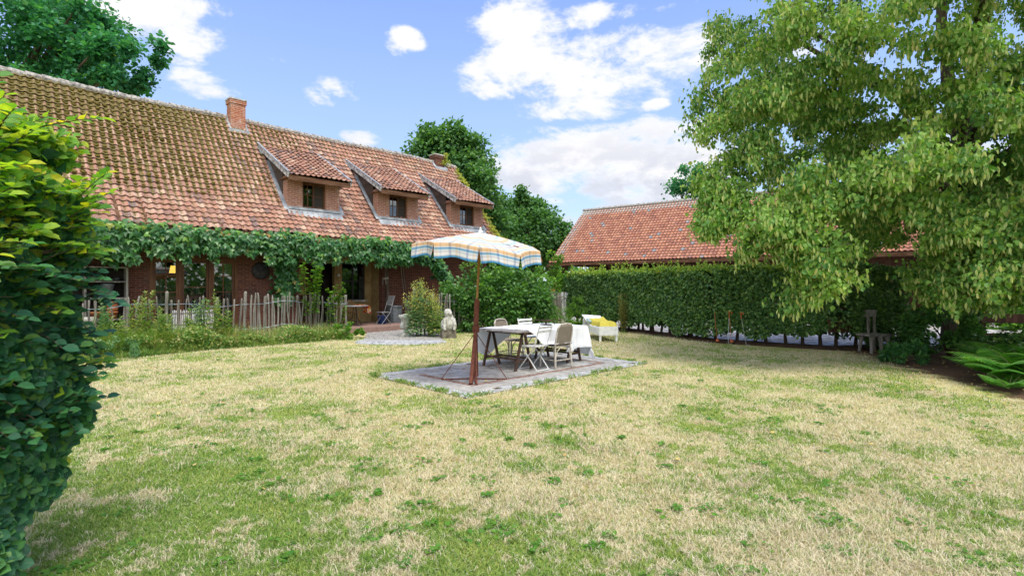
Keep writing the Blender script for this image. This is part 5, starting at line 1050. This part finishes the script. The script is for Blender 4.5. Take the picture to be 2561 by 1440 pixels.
# ---------------------------------------------------------------- clipped hedges
def path_at(path,s):
    seg=np.linalg.norm(np.diff(path,axis=0),axis=1); cs=np.concatenate([[0],np.cumsum(seg)]); x=np.interp(s,cs,path[:,0]); y=np.interp(s,cs,path[:,1])
    x2=np.interp(s+.05,cs,path[:,0])-np.interp(s-.05,cs,path[:,0]); y2=np.interp(s+.05,cs,path[:,1])-np.interp(s-.05,cs,path[:,1]); T=nrm(np.stack([x2,y2],-1)); return np.stack([x,y],-1),np.stack([T[...,1],-T[...,0]],-1),cs[-1]
def clipped_hedge():
    t=thing('clipped_hedge','long clipped green hedge with bare stems at its foot in front of the barn','hedge',(0,0,0))
    _,_,L=path_at(HEDGE,np.array([0.])); mb=MB()
    n=52000; s=rng.random(n)*L; c,N,_=path_at(HEDGE,s); side=rng.random(n); z0=.30+.16*np.sin(s*1.9)*np.sin(s*.7)+.10*np.sin(s*5.3); z=z0+(2.08-z0)*rng.random(n)
    lump=.06*np.sin(s*3.2+z*4)*np.sin(z*5+s*1.3); face=side<.62; d=np.where(face,.42+lump-.10*rng.random(n)**2*1.5,-.4+.1*rng.random(n)); top=(side>.80)
    d=np.where(top,(rng.random(n)*2-1)*.42,d); z=np.where(top,2.06+.06*np.sin(s*2.3)+rng.normal(size=n)*.03,z)
    P=np.concatenate([c+N*d[:,None],z[:,None]],1); N3=np.concatenate([N*np.sign(d)[:,None],0*z[:,None]],1); N3[top]=[0,0,1]
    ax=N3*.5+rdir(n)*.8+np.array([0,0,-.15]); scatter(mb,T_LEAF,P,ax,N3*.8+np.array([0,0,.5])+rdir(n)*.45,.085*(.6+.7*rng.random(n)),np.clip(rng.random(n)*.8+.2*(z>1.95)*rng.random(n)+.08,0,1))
    n=5200; s=rng.random(n)*.45; z=.35+1.7*rng.random(n); c,N,_=path_at(HEDGE,0*s); P=np.concatenate([c+N*((rng.random(n)*2-1)*.42)[:,None]+np.array([-.12,.25])*rng.random(n)[:,None],z[:,None]],1); scatter(mb,T_LEAF,P,rdir(n)+np.array([-.4,.3,0]),np.array([-.6,.5,.6])+rdir(n)*.5,.085*(.6+.7*rng.random(n)),rng.random(n)*.8)
    n=9000; s=rng.random(n)*L; c,N,_=path_at(HEDGE,s); P=np.concatenate([c+N*((rng.random(n)*2-1)*.30)[:,None],(.35+1.6*rng.random(n))[:,None]],1); scatter(mb,T_LEAF,P,rdir(n),rdir(n),.13,rng.random(n)*.3)
    mb.build('foliage',G_HEDGE,t)
    mb=MB(); k_=2300; s=np.sort(rng.random(k_)**1.15*L*.8); 
    for q in s:
        c,N,_=path_at(HEDGE,np.array([q])); b=np.concatenate([c[0]+N[0]*random.uniform(-.35,.42),[2.06]]); h=abs(random.gauss(0,.09))+.02+(.3 if random.random()<.02 else 0); k=int(4+h*26); P=b+np.array([[random.gauss(0,.02+.02*h),random.gauss(0,.02),h*i/k] for i in range(k)])
        scatter(mb,T_LEAF,P,rdir(k)+np.array([0,0,.5]),rdir(k)+np.array([0,0,.6]),.075*(.7+.5*rng.random(k)))
    mb.build('young_shoots',G_HEDGET,t)
    s=.3; 
    while s<L:
        c,N,_=path_at(HEDGE,np.array([s])); q=MB(); fat=random.random()<.2; q.tube([(0,0,0),(random.gauss(0,.03),0,.3),(random.gauss(0,.05),0,.95)],[.05+.04*fat,.04+.035*fat,.03],7,wob=.2); q.build('stem',BARKD,t,loc=(c[0][0]+random.gauss(0,.05),c[0][1]+random.gauss(0,.05),0)); s+=random.uniform(.28,.55)
clipped_hedge()
m=MB(); m.lathe([(.0,0),(.11,.0),(.12,.25),(.1,.27)],14); tag(m.build('blue_barrel',simple('pale blue plastic',(.20,.32,.42),(.3,.42,.5),5,.5),None,True,loc=(3.4,21.8,1.0)),'pale blue object showing through the clipped hedge above the weeds','container') if 0 else None
def beech_hedge():
    """foreground hedge end: leafy slab tapering at its foot"""
    t=thing('beech_hedge','tall beech hedge close to the camera at the left edge, yellow green on top','hedge',(0,0,0)); lo=MB(); hi=MB(); tw_=MB()
    # the hedge runs left; its end face looks right
    n=21000
    a=rng.random(n); endf=a<.80; top=a>=.80
    Y=1.95+1.08*rng.random(n); zlo=np.clip(.20+(Y-2.45)*1.0,.15,.82)+.05*np.sin(Y*15); z=zlo+(2.40-zlo)*rng.random(n)
    X=-2.44+.045*np.sin(z*6+Y*5)+.04*np.sin(z*13+Y*9+1)-.10*rng.random(n)**2-.30*np.clip((z-2.1)/.3,0,1)-.03*np.clip((.9-z)/.5,0,1)-.15*np.clip((Y-2.85)/.2,0,1)
    X=np.where(top,-2.5-rng.random(n)*.9,X); z=np.where(top,2.30+.16*rng.random(n)+.12*(X<-2.7)*rng.random(n),z)
    P=np.stack([X,Y,z],1); out_=np.where(top[:,None],[.2,0,1.],[1.,-.25,0]); 
    ax=out_*.30+rdir(n)*.7+np.array([.25,-.05,-.30]); nm_=out_*.6+np.array([0,-.75,.45])+rdir(n)*.45
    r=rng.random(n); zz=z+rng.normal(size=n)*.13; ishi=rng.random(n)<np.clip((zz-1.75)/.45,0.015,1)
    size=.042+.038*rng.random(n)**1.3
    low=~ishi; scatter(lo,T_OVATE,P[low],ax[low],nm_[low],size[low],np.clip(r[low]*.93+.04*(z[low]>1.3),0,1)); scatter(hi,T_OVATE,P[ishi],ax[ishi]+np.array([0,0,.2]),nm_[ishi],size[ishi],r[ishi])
    # inner leaves that close the gaps
    n=5200; Y=2.0+.95*rng.random(n); zlo=np.clip(.28+(Y-2.45)*1.0,.25,.9); z=zlo+(2.3-zlo)*rng.random(n); X=-2.52-.6*rng.random(n); scatter(lo,T_OVATE,np.stack([X,Y,z],1),rdir(n)+np.array([.3,0,-.3]),rdir(n)+np.array([0,-.3,.7]),.085,rng.random(n)*.35)
    # shoots sticking out with leaves
    for k in range(210):
        z0=random.uniform(.85,2.38); b=np.array([-2.42-random.random()*.1-(.7*random.random() if z0>2.1 else 0),random.uniform(2.2,2.98),z0]); L_=random.uniform(.08,.22) if z0<1.5 else (random.uniform(.10,.36) if z0<2.1 else random.uniform(.2,.5)); d=nrm(np.array([random.uniform(.5,1.1),random.uniform(-.5,.3),random.uniform(-.1,.45) if z0<1.9 else random.uniform(.1,.9)]))
        uu=np.linspace(0,1,6); pts=b+d*(L_*uu)[:,None]+np.array([0,0,-.05])*(uu**2)[:,None]; tw_.tube(pts,np.linspace(.0045,.0015,6),5)
        q=int(L_/.035)+2; w=np.linspace(.15,1,q); Pq=np.stack([np.interp(w,uu,pts[:,i]) for i in range(3)],1); sg=np.where(np.arange(q)%2,1,-1)[:,None]; sd_=nrm(np.cross(d,[0,0,1])); 
        scatter(hi if (z0>1.75 or random.random()<.10) else lo,T_OVATE,Pq,sd_*sg*.8+d*.8+rdir(q)*.15,np.tile([0,-.55,.8],(q,1))+rdir(q)*.3,.042+.03*rng.random(q),np.clip(rng.random(q)*(.97 if z0>1.75 else .93),0,1))
    for k in range(34): x=-2.75-random.random()*1.0; y=random.uniform(2.1,2.85); tw_.tube([(x-.1,y,0),(x+random.gauss(0,.1),y,.8),(x+random.gauss(0,.2),y,1.6),(x+random.gauss(0,.12),y-.1,2.2)],[.016,.013,.008,.003],6)
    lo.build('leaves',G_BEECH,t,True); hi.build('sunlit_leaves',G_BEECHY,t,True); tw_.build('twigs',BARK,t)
beech_hedge()
# ---------------------------------------------------------------- trees
def tree(name,label,loc,base_h,blobs,n,ls,mtl,trunk_r,T=T_LEAF,group=None,nclump=60,clump_r=.16,limbs=True):
    """blobs: (x,y,z,rx,ry,rz) relative to loc"""
    t=thing(name,label,'tree',loc,0,group); mb=MB(); vol=np.array([b[3]*b[4]*b[5] for b in blobs])**.67; vol/=vol.sum(); C=[];CR=[]
    for b,w in zip(blobs,vol):
        k=max(5,int(nclump*w)); d=rdir(k); r=.45+.55*rng.random(k)**.6; C.append(np.array(b[:3])+d*np.array(b[3:])*r[:,None]); CR.append((clump_r*(.6+.9*rng.random(k)))*np.mean(b[3:]))
    C=np.concatenate(C); CR=np.concatenate(CR); k=rng.integers(0,len(C),n); dd=rdir(n); P=C[k]+dd*(CR[k]*rng.random(n)**.45)[:,None]*np.array([1.15,1.15,.8])+rng.normal(size=(n,3))*ls*.8
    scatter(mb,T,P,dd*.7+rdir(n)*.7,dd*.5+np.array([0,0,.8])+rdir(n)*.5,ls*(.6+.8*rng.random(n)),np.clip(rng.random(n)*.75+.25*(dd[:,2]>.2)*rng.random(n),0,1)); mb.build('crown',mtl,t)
    m=MB(); top=max(b[2] for b in blobs); m.tube([(0,0,0),(.1,0,base_h*.5),(-.05,.05,base_h),(0,0,top)],[trunk_r*1.25,trunk_r,trunk_r*.8,trunk_r*.25],10,wob=.12); m.build('trunk',BARK,t)
    m=MB()
    for c in C[::max(1,len(C)//26)]:
        h0=min(max(base_h*.7,c[2]*.55),top*.9); m.tube([(0,0,h0),(c[0]*.4,c[1]*.4,h0+(c[2]-h0)*.55),(c[0]*.98,c[1]*.98,c[2])],[trunk_r*.38,trunk_r*.2,trunk_r*.05],6)
    m.build('limbs',BARK,t); return t
tree('oak_tree','big dark green tree rising behind the right end of the farmhouse roof',(-3.9,33,0),3.5,[(0,0,7.6,3.5,3,3.4),(-.3,0,9.9,2.1,1.9,2.1),(1.6,0,6.0,2.0,2.2,2.6),(-2.2,0,7.4,2.0,2,2.4),(1.9,0,3.5,2,2,2.2)],42000,.21,G_TREE,.45,nclump=130,clump_r=.22)
tree('round_tree','medium green tree between the farmhouse gable and the barn',(1.3,41,0),2.5,[(.2,0,5.5,2.9,2.6,3.0),(-.8,0,7.6,1.2,1.2,1.6),(.5,0,7.9,.8,.8,1.2),(1.8,0,4.5,1.6,1.5,1.7),(-1.6,0,4,1.8,1.8,2.5)],26000,.22,G_TREE,.35,nclump=90,clump_r=.22)
tree('far_tree','green tree rising behind the barn ridge beside the big linden',(16.0,46,0),4,[(0,0,9.3,2.6,2.6,2.9),(-.4,0,11.4,1.3,1.3,1.3),(2,0,8.5,2.4,2,3)],11000,.21,G_TREE2,.35,nclump=60,clump_r=.24)
tree('plane_tree','dark blue green tree spreading over the left end of the farmhouse roof',(-22.3,22.5,0),7,[(0,0,12.0,5.0,4.5,3.6),(3.2,-1,10.6,3.0,2.5,2.0),(5.6,-1.4,10.5,2.0,1.2,1.1),(7.0,-1.8,11.0,1.5,.8,.50),(7.2,-1.8,9.9,1.6,.8,.40),(3.6,-1,12.2,2.0,2,1.0),(-3,-2,10,3,3,3)],42000,.17,G_TREE2,.6,nclump=230,clump_r=.17)
# distant woods closing the view
def woods():
    mb=MB(); n=26000; a=rng.random(n)*2*PI; r=75+25*rng.random(n); zz=rng.random(n)*(5+3.0*np.sin(a*17)*np.sin(a*7)+2*np.sin(a*41)); P=np.stack([np.sin(a)*r,np.cos(a)*r,np.abs(zz)],1)
    scatter(mb,T_LEAF,P,rdir(n),rdir(n)+np.array([0,0,.8]),1.1); o=struct(mb.build('distant_wood',G_TREE),'stuff'); o['label']='distant belt of trees round the garden'
woods()
for k,(x,y,r,h,l) in enumerate([(20,21,2.6,3.2,'sunlit light green bushes beyond the rail fence, nearest clump'),(26,24,3.5,5,'sunlit light green bushes beyond the rail fence, farther clump')]):
    bush('background_bush',l,'shrub',(x,y,0),r,r*.8,h,6000,G_BRIGHT,.17,nclump=60,stems=6,group='bushes beyond the rail fence')
# ---- the linden
def linden():
    LX,LY=11.2,13.1; t=thing('linden_tree','huge linden tree with drooping leafy branches and pale bracts filling the right side','tree',(LX,LY,0))
    m=MB(); m.tube([(.05,0,-.05),(.0,0,.25),(.05,0,1.2),(.22,0,2.4),(.35,.05,3.4),(.2,0,4.4)],[.46,.34,.29,.28,.28,.27],16,wob=.10); m.build('trunk',BARK,t)
    limbs=[]; 
    def limb(p0,p1,r0,r1,sag=0): 
        p0=np.array(p0,float);p1=np.array(p1,float); u_=np.linspace(0,1,9); pts=p0+(p1-p0)*u_[:,None]+np.array([0,0,sag])*np.sin(PI*u_)[:,None]+rng.normal(size=(9,3))*.06*np.sin(PI*u_)[:,None]; limbs.append(pts); q=MB(); q.tube(pts,np.linspace(r0,r1,9),9,wob=.1); q.build('limb',BARK,t)
    limb((.2,0,4.1),(.75,.1,9.5),.22,.10); limb((.2,0,4.3),(-.35,.2,9.5),.20,.09); limb((.3,0,3.4),(2.2,-1.2,6.2),.18,.06,.2)
    limb((.2,0,4.2),(-4.6,-1.0,5.0),.15,.03,.9); limb((.1,0,4.6),(-4.9,-1.6,7.4),.13,.03,.5); limb((.1,0,3.6),(-3.6,-2.6,3.3),.12,.03,.6); limb((.1,0,5.2),(-2.5,-3.6,7.0),.11,.03,.5); limb((.3,0,3.9),(1.0,-4.0,5.2),.12,.03,.8); limb((.2,0,4.9),(-2.2,-3.9,4.6),.10,.02,.8); limb((.3,0,5),(3.5,1,8),.13,.04); limb((0,0,5.5),(-4.0,1.5,9.0),.13,.03); limb((.2,0,5.5),(-1.5,-3.0,9.5),.12,.03)
    lf=MB(); br=MB(); tw_=MB()
    # branch sprays in the shell of an uneven crown, each drooping
    cen=np.array([-.15,-.1,7.2]); RX,RZ=5.45,6.3; NS=0; specs=[]
    while NS<590:
        d=rdir(1)[0]
        if d[1]>.55: continue
        r=.50+.52*rng.random()**.55
        lobes=1+.07*math.sin(d[0]*6+d[2]*5)+.05*math.sin(d[2]*11+d[1]*7); p=cen+d*np.array([RX,RX*.93,RZ if d[2]>0 else 4.7])*r*lobes
        if p[2]<(3.15 if p[1]<0 else 2.2): continue
        gp_=math.sin(p[0]*1.5+1.0)*math.sin(p[1]*1.3+.5)*math.sin(p[2]*1.7+p[0]*.4)
        if gp_>.22: continue                                  # open pockets between the boughs
        tt_=(LX+p[0])/(LY+p[1])
        if .845<tt_<.925 and 2.2<p[2]<4.9 and p[1]<-.4 and rng.random()<.85: continue      # the trunk shows here
        specs.append((p,d,1.)); NS+=1
    for (x,y,z,nn) in ((-5.6,-3.1,1.75,4),(-5.9,-2.9,2.6,4),(-6.4,-2.6,3.2,6),(-5.55,-3.8,1.7,3),(-5.4,-3.7,2.4,4),(-5.75,-3.3,3.0,6),(-5.4,-3.0,3.6,6),(-4.4,-3.7,3.6,6),(-3.7,-3.6,3.2,4),(-3.0,-3.1,1.75,4),(-3.0,-3.3,2.5,6),(-2.3,-3.8,3.0,7),
        (-2.75,-4.1,2.1,4),(-1.9,-4.3,2.3,5),(-2.0,-4.8,3.2,7),(-6.7,-2.1,3.3,6),(-6.75,-2.0,4.0,6),(-6.9,-2.1,3.3,3),(-6.35,-1.6,5.2,5),(-6.4,-1.5,6.1,5),(-6.0,-1.8,4.7,6),(-5.7,-2.4,7.0,5),(-4.6,-3.4,3.7,6),(-3.4,-4.0,3.8,6),(-5.9,-2.2,5.6,6),(-1.0,-4.0,2.6,4),(-1.6,-2.0,2.4,4),(-3.8,-1.6,3.2,3),(-5.4,-2.2,8.6,4),(-5.2,-1.8,10.,4),(-2.6,-2.6,1.9,4),(-1.9,-2.9,1.75,4),(-1.5,-2.4,1.7,4),(-.6,-3.0,2.0,4),(.6,-4.2,2.2,4),(-2.4,-3.0,2.5,5),(-1.2,-3.2,2.6,5)):
        for q in range(nn): p=np.array([x,y,z])+rng.normal(size=3)*np.array([.26,.26,.2]); d=nrm(np.array([p[0],p[1],.0])); specs.append((p,d,.75))
    for p,d,sc in specs:
        h=nrm(np.array([d[0],d[1],0])+rng.normal(size=3)*np.array([.5,.5,0])+1e-6); L_=(.75+.75*rng.random())*sc; u_=np.linspace(0,1,7); pts=p-h*L_*.45+h*(L_*u_*.95)[:,None]+np.array([0,0,1.])*(.18*np.sin(u_*2.2)-.85*u_**2*L_*.62)[:,None]
        tw_.tube(pts,np.linspace(.011,.003,7),5)
        n=int((330 if sc==1. else 290)*L_*(.75+.5*rng.random())); w=rng.random(n)**.8; B=np.stack([np.interp(w,u_,pts[:,i]) for i in range(3)],1); off=rng.normal(size=(n,3))*np.array([.15,.15,.10])*(.5+.8*np.sin(w*PI))[:,None]; off[:,2]-=.10*rng.random(n); P=B+off
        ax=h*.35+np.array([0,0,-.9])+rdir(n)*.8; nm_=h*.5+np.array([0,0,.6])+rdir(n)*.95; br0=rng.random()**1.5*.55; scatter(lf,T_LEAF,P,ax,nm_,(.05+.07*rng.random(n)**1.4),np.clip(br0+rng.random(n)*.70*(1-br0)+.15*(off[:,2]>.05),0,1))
        k=int(n*.30); i_=rng.integers(0,n,k); scatter(br,T_NARROW,P[i_]+np.array([0,0,-.03])+h*.05,np.array([0,0,-1.])+rdir(k)*.3,rdir(k)*.7+h,.095+.05*rng.random(k))
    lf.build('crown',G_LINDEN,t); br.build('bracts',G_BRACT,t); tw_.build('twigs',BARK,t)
    # ivy on the trunk
    iv=MB(); n=3000; z=rng.random(n)**.8*4.9; a=rng.random(n)*2*PI; keep=(rng.random(n)<np.clip(.25+.5*np.sin(z*1.9+a),0.05,1))|(z>3.3); z,a=z[keep],a[keep]; n=len(z); r=.33+.16*rng.random(n)+.25*(z>3.2)*rng.random(n); cx=np.interp(z,[0,1.2,2.4,3.4,4.4],[0,.05,.22,.35,.2]); P=np.stack([cx+np.cos(a)*r,np.sin(a)*r,z],1); o_=np.stack([np.cos(a),np.sin(a),0*a],1)
    scatter(iv,T_IVY,P,np.array([0,0,-1])+rdir(n)*.4+o_*.2,o_+rdir(n)*.3+np.array([0,0,.3]),.09+.05*rng.random(n)); iv.build('ivy',G_VINE,t)
linden()
